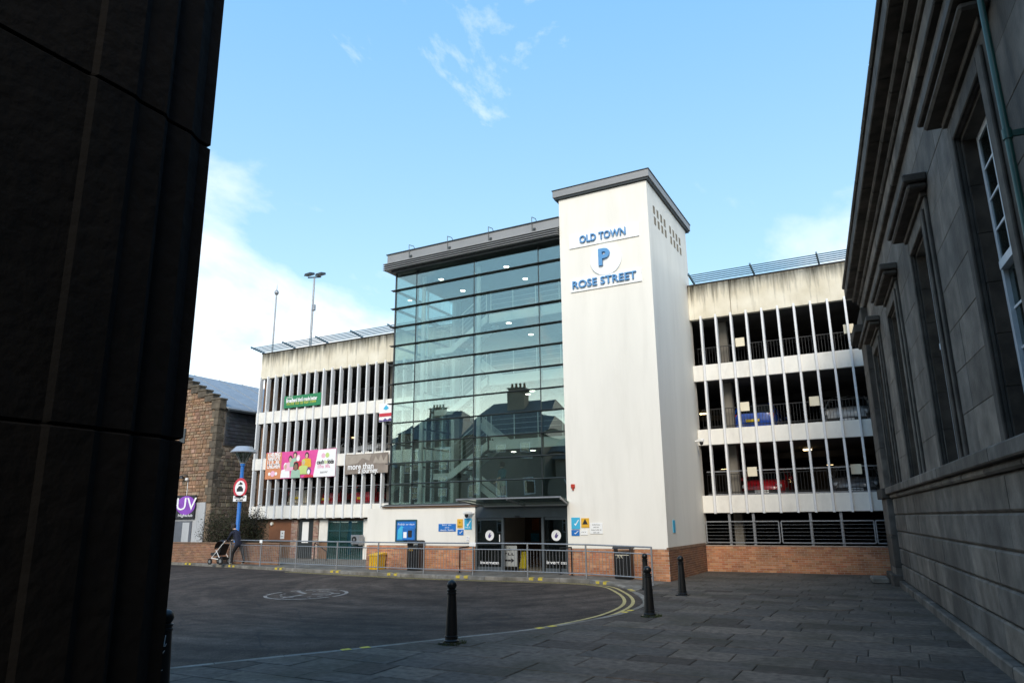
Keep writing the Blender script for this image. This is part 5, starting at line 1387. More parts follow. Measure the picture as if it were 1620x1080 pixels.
# ashlar between the windows
zc_ = [2.745 + k * .62 for k in range(9)] + [8.25]
prev = S0
for k, wc in enumerate(WC + [None]):
    e = (wc - HW) if wc else 23.8
    for a, b in zip(zc_[:-1], zc_[1:]):
        if b - a < .1: continue
        w = e - prev
        if w < .1: continue
        cuts = [prev] + ([prev + w * random.choice((.38, .62, .5))] if w > 1.3 else []) + [e]
        for q in range(len(cuts) - 1): block(random.uniform(-.003, .003), .49, cuts[q] + .002, cuts[q + 1] - .002, a + .002, b - .002, c=.006)
    if wc is None: break
    for a, b in zip(zc_[:-1], zc_[1:]):          # above the opening
        if a > 6.4: block(0, .49, wc - HW + .002, wc + HW - .002, a + .002, b - .002, c=.006)
    block(0, .49, wc - HW + .002, wc + HW - .002, 6.5, min(x for x in zc_ if x > 6.4) - .004, c=.006)
    prev = wc + HW
    # window
    win = MB()
    x0, x1, z0, z1 = wc - HW + .02, wc + HW - .02, 2.745, 6.48
    fu0, fu1 = .16, .26
    win.box(fu0, fu1, x0, x0 + .09, z0, z1); win.box(fu0, fu1, x1 - .09, x1, z0, z1); win.box(fu0, fu1, x0 + .091, x1 - .091, z0, z0 + .10); win.box(fu0, fu1, x0 + .091, x1 - .091, z1 - .10, z1)
    win = win.build('window', 'wood_white', sb, local=True)
    zm = (z0 + z1) / 2 + .15
    MB().box(fu0 - .03, fu1 - .01, x0 + .091, x1 - .091, zm - .05, zm + .05).build('meeting_rail', 'wood_white', win, local=True)
    nb, nr = 3, 4
    for a, b, off in ((z0 + .1, zm - .05, .035), (zm + .05, z1 - .1, .0)):
        for q in range(1, nb): xx = lerp(x0 + .09, x1 - .09, q / nb); MB().box(fu0 + off, fu0 + off + .03, xx - .014, xx + .014, a, b).build('glazing_bar', 'wood_white', win, local=True)
        for q in range(1, nr): zq = lerp(a, b, q / nr); MB().box(fu0 + off + .002, fu0 + off + .028, x0 + .091, x1 - .091, zq - .014, zq + .014).build('glazing_bar', 'wood_white', win, local=True)
        for q in range(nb):
            for r_ in range(nr):
                MB().box(fu0 + off + .012, fu0 + off + .018, lerp(x0 + .09, x1 - .09, q / nb) + .014, lerp(x0 + .09, x1 - .09, (q + 1) / nb) - .014, lerp(a, b, r_ / nr) + .014, lerp(a, b, (r_ + 1) / nr) - .014).build('pane', 'dark_glass', win, local=True)
    for s_ in (wc - HW, wc + HW):               # reveal stones
        d_s = 1 if s_ < wc else -1
        for q in range(6): block(.012, .49, s_ + d_s * .001, s_ + d_s * .018, 2.75 + q * .62, 2.75 + (q + 1) * .62 - .006, 'reveal', .004, 'reveal_stone')
    # moulded architrave: two steps each side and across the top
    for w_, pr in ((.34, .05), (.20, .09)):
        for d_s in (-1, 1):
            s_ = wc + d_s * HW
            block(-pr, -.0005 if pr == .05 else -.051, s_, s_ + d_s * w_, 2.745, 6.50 + w_, 'trim', .012, 'architrave')
        block(-pr, -.0005 if pr == .05 else -.051, wc - HW + .001, wc + HW - .001, 6.50, 6.50 + w_, 'trim', .012, 'architrave')
    # hood on consoles
    block(-.10, -.002, wc - 1.12, wc + 1.12, 6.845, 6.93, 'trim', .01, 'hood_frieze')
    block(-.28, -.002, wc - 1.28, wc + 1.28, 6.935, 7.03, 'trim', .03, 'hood')
    block(-.34, -.002, wc - 1.34, wc + 1.34, 7.035, 7.17, 'trim', .02, 'hood')
# entablature and cornice
def band(z0, z1, pr, c, m_='trim', l=(1.6, 2.4)): course(z0, z1, -pr, l[0], l[1], c, s1=SEND, m_=m_)
band(8.255, 8.33, .10, .02); band(8.335, 8.80, .03, .008, 'ashlar'); band(8.805, 8.93, .10, .03); band(8.935, 9.07, .24, .03); band(9.075, 9.42, .44, .02); band(9.425, 9.55, .50, .03)
# end pilaster
for a, b in ((.0, .5), (.505, 1.4), (1.405, 2.44), (2.745, 3.9), (3.905, 5.1), (5.105, 6.3), (6.305, 7.3)): block(-.16, .49, 23.82, SEND - .2, a, b, 'ashlar', .012, 'pilaster_stone')
block(-.26, .49, 23.80, SEND, 2.445, 2.74, 'trim', .02, 'pilaster_string'); block(-.28, .49, 23.76, SEND + .05, -.03, .32, 'trim', .03, 'pilaster_base')
for z0, z1, pr in ((7.305, 7.45, .24), (7.455, 7.70, .44), (7.705, 8.25, .18)): block(-pr, .49, 23.80 - pr * .4, SEND - .1 + pr * .4, z0, z1, 'trim', .02, 'pilaster_capital')
block(-.75, -.285, SEND - 1.0, SEND + .1, 0.002, .16, 'kerb', .03, 'door_step')
# green downpipe
(sa, za), (sb2, zb2) = RWp(1560, 60, -.13), RWp(1602, 240, -.13)
sp_ = (sa + sb2) / 2
pipe = MB().tube((-.13, sp_, .05), (-.13, sp_, 8.9), .030, n=12)
pipe = pipe.build('downpipe', 'green_pipe', sb, smooth=True, local=True)
for z in (1.4, 3.2, 5.35, 7.4):
    MB().tube((-.13, sp_, z), (-.13, sp_, z + .10), .042, n=12).build('pipe_collar', 'green_pipe', pipe, smooth=True, local=True); MB().box(-.10, -.001, sp_ - .015, sp_ + .015, z + .02, z + .08).build('pipe_bracket', 'green_pipe', pipe, local=True)

# ================================================================== DARK STONE PIER ON THE LEFT
pr_ = [(-2.60, -11.0), (-2.60, 1.42), (-2.585, 1.44), (-2.585, 1.60), (-2.60, 1.63), (-2.60, 1.75), (-2.625, 1.78), (-2.625, 1.90), (-2.66, 1.97), (-2.66, 2.03), (-3.2, 2.06), (-9.6, 2.06), (-9.6, -11.0)]
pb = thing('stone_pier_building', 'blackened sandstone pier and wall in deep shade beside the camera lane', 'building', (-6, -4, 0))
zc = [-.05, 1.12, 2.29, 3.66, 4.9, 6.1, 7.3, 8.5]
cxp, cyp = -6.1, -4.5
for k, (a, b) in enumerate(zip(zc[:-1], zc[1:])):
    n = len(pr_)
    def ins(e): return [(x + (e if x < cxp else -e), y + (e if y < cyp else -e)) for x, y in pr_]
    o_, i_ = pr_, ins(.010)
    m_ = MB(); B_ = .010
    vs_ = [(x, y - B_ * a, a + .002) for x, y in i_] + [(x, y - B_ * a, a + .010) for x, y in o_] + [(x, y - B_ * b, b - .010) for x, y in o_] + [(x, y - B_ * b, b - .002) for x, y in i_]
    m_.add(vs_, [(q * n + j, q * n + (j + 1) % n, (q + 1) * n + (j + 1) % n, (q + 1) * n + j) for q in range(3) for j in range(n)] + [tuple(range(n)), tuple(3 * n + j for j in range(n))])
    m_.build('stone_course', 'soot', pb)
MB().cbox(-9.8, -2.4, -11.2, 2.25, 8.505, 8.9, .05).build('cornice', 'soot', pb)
MB().prism_y([(-9.8, 8.905), (-2.4, 8.905), (-6.1, 11.0)], -11.2, 2.25).build('roof', 'slate', pb)

# ================================================================== HOUSES BEHIND (seen mirrored in the glass, plus one added sun blocker)
M['house_wall'] = mat('harled_wall', (0.20, 0.17, 0.14), 0.9, 0.15, 1.0, 0.2, 30)
def house(x0, x1, y0, y1, eave, ridge, chims, label, ridge_along='x', hip=0.0):
    t = thing('house', label, 'house', ((x0 + x1) / 2, (y0 + y1) / 2, -.3), group='houses on the opposite side of the street')
    MB().box(x0, x1, y0, y1, -.3, eave).build('wall', 'house_wall', t)
    ym = (y0 + y1) / 2; o = .25
    if ridge_along == 'x':
        vs_ = [(x0 - o, y0 - o, eave), (x1 + o, y0 - o, eave), (x1 + o, y1 + o, eave), (x0 - o, y1 + o, eave), (x0 - o + hip, ym, ridge), (x1 + o - hip, ym, ridge)]
        fs_ = [(0, 1, 5, 4), (2, 3, 4, 5), (0, 4, 3), (1, 2, 5), (0, 3, 2, 1)]
    else:
        xm_ = (x0 + x1) / 2
        vs_ = [(x0 - o, y0 - o, eave), (x1 + o, y0 - o, eave), (x1 + o, y1 + o, eave), (x0 - o, y1 + o, eave), (xm_, y0 - o + hip, ridge), (xm_, y1 + o - hip, ridge)]
        fs_ = [(0, 1, 4), (1, 2, 5, 4), (2, 3, 5), (3, 0, 4, 5), (0, 3, 2, 1)]
    rf_ = MB().add([(a, b, c_ + .002) for a, b, c_ in vs_], fs_).build('roof', 'slate', t)
    for cx_, cy_, top, w in chims:
        ch = MB().box(cx_ - w, cx_ + w, cy_ - .45, cy_ + .45, eave, top).box(cx_ - w - .1, cx_ + w + .1, cy_ - .55, cy_ + .55, top, top + .16).build('chimney', 'house_wall', rf_)
        for k in range(4): q = cx_ - w + .2 + k * (2 * w - .4) / 3; MB().lathe([(.13, top + .16), (.10, top + .7), (.13, top + .75)], q, cy_, 10).build('chimney_pot', 'end_brick', rf_)
    n = int((x1 - x0) / 2.4)
    for fl_ in range(3 if eave > 7.5 else 2):
        for k in range(n):
            wx_ = lerp(x0, x1, (k + .5) / n); z = .9 + fl_ * 2.75
            w_ = MB().box(wx_ - .5, wx_ + .5, y1 + .002, y1 + .03, z, z + 1.5).build('window', 'wood_white', t)
            MB().box(wx_ - .42, wx_ + .42, y1 + .031, y1 + .04, z + .08, z + .72).build('pane', 'dark_glass', w_); MB().box(wx_ - .42, wx_ + .42, y1 + .031, y1 + .04, z + .80, z + 1.42).build('pane', 'dark_glass', w_)
house(-40.2, -33.6, -14, -6, 9.2, 11.7, [(-37.6, -8.6, 12.2, .75)], 'tall stone house with one big chimney stack mirrored in the glass', hip=2.2)
house(-33.2, -25.6, -14, -6, 9.3, 12.0, [(-29.2, -9.0, 12.7, .85)], 'tall stone house with broad chimney and hipped roof mirrored in the glass', hip=1.2)
house(-11.8, 9.5, -24, -14, 9.6, 12.6, [(-3, -19, 13.6, .8)], 'unseen house added to shade the lane behind the pier')  # never in view; added to keep sun off the lane, pavement and pier
house(-25.2, -12.0, -15, -7, 7.2, 9.4, [(-18, -11, 10.4, .7)], 'lower long terrace house mirrored beside the tower')
house(-54.0, -40.8, -15, -7, 7.2, 9.5, [(-49, -11, 10.6, .7)], 'lower terrace house at the far end of the mirrored street')

# ================================================================== GABLED BUILDING FAR LEFT
GY = 27.0
cn_ = P(347, 640, GY); GX1 = cn_.x; GE = cn_.z; GXA = -38.5; GR = 11.0; GX0 = 2 * GXA - GX1
gb_ = thing('gabled_building', 'brown rubble stone building with crow-stepped gable and grey roof', 'building', ((GX0 + GX1) / 2, GY, 0))
MB().prism_y([(GX0, 0), (GX1 - .05, 0), (GX1 - .05, GE - .1), (GXA, GR - .1), (GX0, GE - .1)], GY + .06, GY + 20).build('wall', 'rub_mortar', gb_)
BRN = [(.34, .215, .135), (.29, .18, .115), (.38, .25, .165), (.25, .16, .105), (.34, .24, .165), (.29, .17, .10)]
GRY = [(.18, .145, .11), (.22, .18, .135), (.15, .12, .095), (.27, .215, .16), (.20, .16, .115)]
def rubble(face, a0, a1, z0, zfun, pal):
    m_ = MB(); z = z0
    while True:
        h = random.uniform(.11, .27); x = a0 - random.uniform(0, .3); any_ = False
        while x < a1:
            w = random.uniform(.16, .48); xa, xb = max(x, a0), min(x + w, a1)
            if xb - xa > .06 and z + h < zfun((xa + xb) / 2):
                any_ = True; e = random.uniform(.0, .03); c_ = jit(random.choice(pal), .22); g = .014
                j = lambda: random.uniform(-.015, .015)
                q = [(xa + g + j(), z + g + j()), (xb - g + j(), z + g + j()), (xb - g + j(), z + h - g + j()), (xa + g + j(), z + h - g + j())]
                if face == 'y': vs_ = [(u, GY + .07, v) for u, v in q] + [(lerp(u, (xa + xb) / 2, .08), GY - e + .02, lerp(v, z + h / 2, .1)) for u, v in q]
                else: vs_ = [(GX1 - .06, u, v) for u, v in q] + [(GX1 - .02 + e, lerp(u, (xa + xb) / 2, .08), lerp(v, z + h / 2, .1)) for u, v in q]
                m_.add(vs_, [(4, 5, 6, 7)] + [(k, (k + 1) % 4, 4 + (k + 1) % 4, 4 + k) for k in range(4)], c_)
            x += w
        z += h
        if not any_: break
    return m_
slope = (GR - GE) / (GX1 - GXA)
rubble('y', GXA - 1, GX1 - .32, 3.05, lambda x: GE + (GX1 - x) * slope - .05, BRN).build('rubble_stones', 'sandstone', gb_, kind='stuff')
rubble('x', GY + .05, GY + 9, .1, lambda x: 6.15, GRY).build('rubble_stones', 'sandstone', gb_, kind='stuff')
z = 3.0; k = 0
while z < GE - .05:                             # corner quoins
    h = .42; w = .52 if k % 2 else .34
    MB().cbox(GX1 - w, GX1 + .005, GY - .02, GY + (.34 if k % 2 else .52), z + .008, min(z + h, GE) - .008, .015).build('quoin', 'dark_stone', gb_); z += h; k += 1
n = 9
for k in range(n):                               # crow steps
    xa = GX1 + .1 - k * .62; zt_ = GE + .28 + k * .62 * slope
    MB().cbox(xa - .70, xa, GY - .05, GY + .42, zt_ - .34 + (0 if k else -.15), zt_ + .02, .02).build('crow_step', 'dark_stone', gb_)
    MB().cbox(xa - .76, xa + .04, GY - .09, GY + .46, zt_ + .022, zt_ + .12, .02).build('crow_step', 'dark_stone', gb_)
rf_ = MB().add([(GX1 + .25, GY + .43, GE - .12), (GX1 + .25, GY + 20, GE - .12), (GXA, GY + 20, GR), (GXA, GY + .43, GR), (GX1 + .25, GY + .43, GE - .2), (GX1 + .25, GY + 20, GE - .2), (GXA, GY + 20, GR - .1), (GXA, GY + .43, GR - .1)],
               [(0, 1, 2, 3), (7, 6, 5, 4), (0, 3, 7, 4), (1, 5, 6, 2), (0, 4, 5, 1)]).build('roof', 'slate_roof', gb_)
for k in range(1, 9):
    y = GY + .5 + k * 1.9; MB().bar((GX1 + .25, y, GE - .11), (GXA, y, GR + .01), .05, .05).build('roof_seam', 'slate_roof', rf_)
MB().box(GX1 + .2, GX1 + .34, GY + .45, GY + 20, GE - .32, GE - .205).build('gutter', 'dark_frame', rf_)
sl = MB(); z = 6.2; k = 0                        # hung slates on the side wall
while z < GE - .25:
    y = GY + .55 + (.13 if k % 2 else 0)
    while y < GY + 9:
        e = random.uniform(0, .006); sl.add([(GX1 + .045 + e, y + .006, z), (GX1 + .045 + e, y + .25, z), (GX1 + .02, y + .25, z + .34), (GX1 + .02, y + .006, z + .34), (GX1 + .03, y + .006, z), (GX1 + .03, y + .25, z)], [(0, 1, 2, 3), (0, 4, 5, 1)], jit((.05, .055, .066), .25)); y += .256
    z += .2; k += 1
M['slate_hung'] = attr_mat('hung_slates', .6, .15, (.05, .05, .045), .4, 1.2)
sl.build('hung_slates', 'slate_hung', gb_, kind='stuff'); MB().box(GX1 - .04, GX1 + .02, GY + .5, GY + 9, 6.12, GE - .3).build('slate_backing', 'dark_conc', gb_)
# painted ground floor, sign and door
M['pale_panel'] = mat('pale_grey_panel', (0.42, 0.43, 0.44), 0.6, 0.08, 2, streak=.3)
for k in range(6):
    xa = GX1 - .36 - k * .55; MB().cbox(xa - .54, xa, GY - .03, GY + .055, ZF, 3.02, .008).build('wall_panel', 'pale_panel', gb_)
M['door_grey'] = mat('door_grey', (0.10, 0.11, 0.13), 0.6, 0.1, 3)
x0, x1, z0, z1 = pbox(262, 782.5, 312, 820.5, GY - .05)
dr = MB().cbox(x0 + .3, x1 - .2, GY - .08, GY - .031, ZF, z0 - .12, .01).build('door', 'door_grey', gb_)
MB().box(x1 - .9, x1 - .35, GY - .10, GY - .081, ZF + .1, z0 - .2).build('door_leaf', 'pale_panel', dr)
t = thing('club_sign', 'black sign with purple disc and white letters UV on the stone gable', 'sign', ((x0 + x1) / 2, GY, z0))
MB().cbox(x0, x1, GY - .16, GY - .05, z0, z1, .01).build('board', 'print_black', t)
cx_, cz_ = P(294, 799, GY - .16).x, P(294, 799, GY - .16).z; rx_ = P(309, 799, GY - .16).x - cx_
MB().disc_y(cx_, GY - .168, GY - .1605, cz_, rx_, 28, (z1 - z0) * .40).build('purple_disc', 'purple', t)
text('UV', .95, cx_ + .03, GY - .178, cz_ + .04, 'print_white', t, depth=.015, wid=rx_ * 2.05); text('Nightclub', .2, cx_ + .05, GY - .178, z0 + .17, 'print_white', t, depth=.012, wid=rx_ * 1.5)
c = P(290, 752, GY - .3); t = thing('wall_light', 'small dark bracket light on the rubble gable above the sign', 'wall light', (c.x, GY, c.z))
MB().bar((c.x - .4, GY - .2, c.z), (c.x + .25, GY - .25, c.z + .02), .05, .05).bar((c.x, GY + .05, c.z), (c.x, GY - .25, c.z), .04, .04).build('bracket', 'black', t); MB().lathe([(.16, c.z - .16), (.12, c.z - .05), (.05, c.z - .01)], c.x - .2, GY - .25, 12).build('head', 'black', t)
c = P(298.5, 758, GY); t = thing('wall_globe', 'small round white lamp on a conduit on the rubble gable', 'lamp', (c.x, GY, c.z))
MB().lathe([(.01, c.z - .1), (.08, c.z - .06), (.1, c.z), (.07, c.z + .07), (.01, c.z + .09)], c.x, GY - .12, 12).build('globe', 'sign_white', t, smooth=True); MB().tube((c.x, GY - .03, 3.05), (c.x, GY - .03, c.z - .05), .018, n=6).build('conduit', 'sign_white', t)
c = P(290, 690, GY); MB().cbox(c.x - .25, c.x + .2, GY - .06, GY + .02, c.z - .4, c.z + .45, .02).build('small_window', 'dark_frame', gb_)

# dark shrub in the corner
def shrub(cx, cy, z0, rx, ry, h, label):
    t = thing('shrub', label, 'shrub', (cx, cy, z0)); rnd = random.Random(3)
    st_ = MB(); lf = MB()
    tips = []
    for k in range(95):
        a = rnd.uniform(0, 6.28); r_ = rnd.uniform(.2, 1) ** .6
        e = Vector((cx + rx * r_ * math.cos(a), cy + ry * r_ * math.sin(a), z0 + h * rnd.uniform(.35, 1.0) * (1.05 - .45 * r_)))
        b = Vector((cx + rnd.uniform(-.3, .3), cy + rnd.uniform(-.2, .2), z0 - .02)); m_ = b.lerp(e, .55) + Vector((rnd.uniform(-.2, .2), rnd.uniform(-.2, .2), .12))
        st_.tube(b, m_, .022, .013, 5); st_.tube(m_, e, .013, .004, 5)
        tips += [m_.lerp(e, q) for q in (.1, .35, .6, .8, 1)] + [b.lerp(m_, q) for q in (.5, .8)]
    for p in tips:
        for k in range(16):
            d = Vector((rnd.gauss(0, 1), rnd.gauss(0, 1), rnd.gauss(0, .8))); d = d.normalized() * rnd.uniform(.05, .34)
            q = p + d
            if q.z < z0: continue
            if k < 3: st_.tube(p, q, .006, .003, 4)
            u = Vector((rnd.gauss(0, 1), rnd.gauss(0, 1), rnd.gauss(0, 1))).normalized(); v = u.cross(Vector((rnd.gauss(0, 1), rnd.gauss(0, 1), rnd.gauss(0, 1)))).normalized(); s = rnd.uniform(.022, .05)
            g = rnd.random(); c_ = (.020 + .022 * g, .026 + .020 * g, .012 + .008 * g)
            lf.add([q - u * s, q - v * s * .5, q + u * s, q + v * s * .5], [(0, 1, 2, 3)], c_)
    M['leafdark'] = attr_mat('dark_leaves', .7, .1, (.03, .025, .015), .3, 3); M['bark'] = mat('twig_bark', (.06, .045, .035), .9, .2, 8)
    st_.build('stems', 'bark', t); lf.build('foliage', 'leafdark', t, kind='stuff')
q = P(352, 860, 25.4); shrub(q.x, 25.4, ZF, 1.55, .85, 3.4, 'dark twiggy shrub between the stone gable and the lamp post')
q = P(392, 840, 26.2); shrub(q.x, 26.3, ZF, .9, .7, 3.4, 'straggly dark bush behind the blue lamp post')

# ================================================================== CARS ON THE DECKS
CARM = {}
def car_paint(n, c): 
    if n not in CARM: CARM[n] = mat('car_paint_' + n, c, .3, .04, 6, coat=.8)
    return CARM[n]
M['tyre'] = mat('tyre', (.012, .012, .012), .85, .2, 20); M['rim'] = mat('rim', (.30, .31, .32), .35, .1, 10, metal=.8); M['car_glass'] = mat('car_window', (.015, .02, .022), .08, .1, 4, spec=.8)
M['tail_red'] = mat('tail_lamp', (.35, .01, .01), .25, .1, 10); M['head_clear'] = mat('head_lamp', (.6, .62, .64), .15, .1, 10); M['plate_y'] = mat('rear_plate', (.65, .48, .02), .5, .05, 10)
def make_car(pm, estate=False, tall=0.0):
    """nose towards +y, rear towards -y; width x; ground at z 0"""
    t = thing('parked_car', 'x', 'car', (0, 0, 0), local=True, group='cars on the parking decks')
    # lower body: lofted sections
    secs = [(-2.02, .62, .42, .80), (-1.98, .74, .30, .92), (-1.7, .82, .24, .98), (-.9, .86, .22, .98), (.4, .86, .22, .97), (1.2, .84, .23, .93), (1.8, .78, .26, .80), (2.0, .66, .34, .70), (2.05, .5, .42, .60)]
    m_ = MB(); vs_ = []; n = 12
    for y, hw, zb, zt in secs:
        zt += tall * .6
        zm = lerp(zb, zt, .55)
        half = [(hw * .80, zb), (hw * .97, zb + .06), (hw, zm), (hw * .97, zt - .10), (hw * .90, zt - .02), (hw * .5, zt + .015)]
        vs_ += [(x, y, z) for x, z in half] + [(-x, y, z) for x, z in reversed(half)]
    k = len(secs)
    m_.add(vs_, [(q * n + j, q * n + (j + 1) % n, (q + 1) * n + (j + 1) % n, (q + 1) * n + j) for q in range(k - 1) for j in range(n)] + [tuple(range(n)), tuple((k - 1) * n + j for j in range(n))])
    body = m_.build('body', pm, t, smooth=True, local=True)
    zr = 1.44 + tall; rear = -1.93 if estate else -1.82
    gs = [(rear, .70, .92 + tall * .6, .96 + tall * .6, .60), (rear + .35, .78, .95 + tall * .6, zr - .06, .58), (-.7, .80, .95 + tall * .6, zr, .60), (.1, .80, .95 + tall * .6, zr - .02, .60), (1.0, .76, .92 + tall * .6, .95 + tall * .6, .62)]
    m_ = MB(); vs_ = []; n = 6
    for y, hb, zb, zt, ht in gs: vs_ += [(hb, y, zb), (lerp(hb, ht, .5), y, lerp(zb, zt, .6)), (ht, y, zt), (-ht, y, zt), (-lerp(hb, ht, .5), y, lerp(zb, zt, .6)), (-hb, y, zb)]
    k = len(gs)
    m_.add(vs_, [(q * n + j, q * n + (j + 1) % n, (q + 1) * n + (j + 1) % n, (q + 1) * n + j) for q in range(k - 1) for j in range(n)] + [tuple(range(n)), tuple((k - 1) * n + j for j in range(n))])
    m_.build('windows', 'car_glass', t, local=True)
    rf_ = MB(); vs_ = []
    for y, ht, z in ((rear + .28, .57, zr - .07), (-.7, .61, zr + .012), (.1, .61, zr - .008), (.28, .58, zr - .09)): vs_ += [(ht, y, z - .03), (ht * .9, y, z + .02), (-ht * .9, y, z + .02), (-ht, y, z - .03)]
    rf_.add(vs_, [(q * 4 + j, q * 4 + j + 1, q * 4 + 5 + j, q * 4 + 4 + j) for q in range(3) for j in range(3)]).build('roof', pm, t, smooth=True, local=True)
    for sx in (-1, 1):
        for a, b in (((.63, .25, zr - .09), (.80, .98, .95 + tall * .6)), ((.60, rear + .34, zr - .09), (.76, rear + .03, .95 + tall * .6)), ((.63, -.72, zr - .05), (.82, -.78, .95 + tall * .6))): MB().bar((sx * a[0], a[1], a[2]), (sx * b[0], b[1], b[2]), .06, .05).build('pillar', pm, t, local=True)
        MB().cbox(sx * .60, sx * .80, -1.99, -1.86, .70 + tall * .5, .92 + tall * .6, .03).build('tail_lamp', 'tail_red', t, local=True)
        MB().cbox(sx * .48, sx * .74, 1.80, 1.98, .58 + tall * .4, .72 + tall * .5, .03).build('headlight', 'head_clear', t, local=True)
        MB().cbox(sx * .86, sx * 1.0, .62, .80, .93 + tall * .6, 1.06 + tall * .6, .03).build('mirror', pm, t, local=True)
        for y in (-1.28, 1.28):
            w = MB().tube((sx * .70, y, .31), (sx * .88, y, .31), .31, n=20).build('wheel', 'tyre', t, smooth=True, local=True)
            MB().tube((sx * .881, y, .31), (sx * .895, y, .31), .20, .17, n=16).build('rim', 'rim', w, smooth=True, local=True)
    MB().cbox(-.72, .72, -2.10, -1.95, .36, .56, .04).build('rear_bumper', pm, t, local=True)
    MB().cbox(-.26, .26, -2.115, -2.101, .58 + tall * .3, .69 + tall * .3, .004).build('rear_plate', 'plate_y', t, local=True)
    MB().cbox(-.68, .68, 1.98, 2.09, .30, .52, .04).build('front_bumper', 'black', t, local=True); MB().cbox(-.26, .26, 2.092, 2.10, .40, .50, .003).build('front_plate', 'print_white', t, local=True)
    return t
D1, D2, D3 = SPZ[0][0] + .341, SPZ[1][0] + .341, SPZ[2][0] + .341
def park(px, pz, col, rgb, label, front=False, estate=False, tall=0.0, dy=2.95):
    t = make_car(car_paint(col, rgb), estate, tall); y = YW + dy + .6; d = ray(px, 700); x = d.x / d.y * (YW + .9 + .2)
    t.location = (x, y, pz); t['label'] = label
    if front: t.rotation_euler = (0, 0, math.pi)
park(1194, D2, 'blue', (.01, .07, .42), 'bright blue hatchback parked rear out on the middle deck', dy=2.6)
park(1345, D2, 'silver', (.45, .47, .48), 'silver tall car parked nose out on the middle deck', True, True, .15, dy=2.6)
park(1198, D1, 'red', (.38, .012, .02), 'red car parked nose out on the lowest open deck right of the tower', True, dy=2.6)
park(1345, D1, 'grey', (.16, .165, .17), 'grey car parked nose out on the lowest open deck by the stone building', True, dy=2.6)
park(520, D1, 'darkred', (.28, .012, .016), 'dark red car parked rear out below the pink banner', dy=2.6)
park(575, D1, 'red', (.38, .012, .02), 'red car with bright tail lamps below the brown banner', estate=True, dy=2.6)
park(475, D1, 'cream', (.55, .50, .38), 'cream van-like car parked behind the left fins', estate=True, tall=.35, dy=2.6)
park(500, D2, 'white', (.62, .63, .64), 'white car parked above the pink banner', True, dy=2.6)
park(578, D2, 'silver', (.45, .47, .48), 'silver car parked above the brown banner', True, dy=2.6)

# ================================================================== PEOPLE
def skin_body(name, joints, edges, root, par, mats, pick, hands=()):
    """one continuous figure grown on a skeleton; joints: name -> (pos, rx, ry)"""
    me = bpy.data.meshes.new(name); keys = list(joints)
    me.from_pydata([joints[k][0] for k in keys], [(keys.index(a), keys.index(b)) for a, b in edges], [])
    ob = bpy.data.objects.new(name, me); COL.objects.link(ob)
    sk = ob.modifiers.new('skin', 'SKIN'); sk.use_smooth_shade = True
    for i, k in enumerate(keys):
        sv = me.skin_vertices[0].data[i]; sv.radius = (joints[k][1], joints[k][2]); sv.use_root = (k == root)
    ss = ob.modifiers.new('sub', 'SUBSURF'); ss.levels = 2; ss.render_levels = 2
    dg = bpy.context.evaluated_depsgraph_get(); dg.update()
    m2 = bpy.data.meshes.new_from_object(ob.evaluated_get(dg)); bpy.data.objects.remove(ob)
    m2.name = name; m2.materials.clear()
    for m_ in mats: m2.materials.append(M[m_])
    for p in m2.polygons: p.material_index = pick(p.center); p.use_smooth = True
    return link(name, m2, par, (0, 0, 0), loc=(0, 0, 0))
M['navy'] = mat('navy_coat', (.010, .013, .030), .85, .2, 6, .2, 60); M['trousers'] = mat('black_trousers', (.010, .010, .012), .9, .2, 6); M['shoe'] = mat('grey_shoe', (.35, .35, .36), .6, .1, 10)
M['hair'] = mat('dark_hair', (.02, .014, .01), .7, .2, 10); M['teal_coat'] = mat('teal_jacket', (.015, .10, .14), .8, .15, 6); M['jeans'] = mat('blue_jeans', (.015, .03, .09), .9, .15, 8)
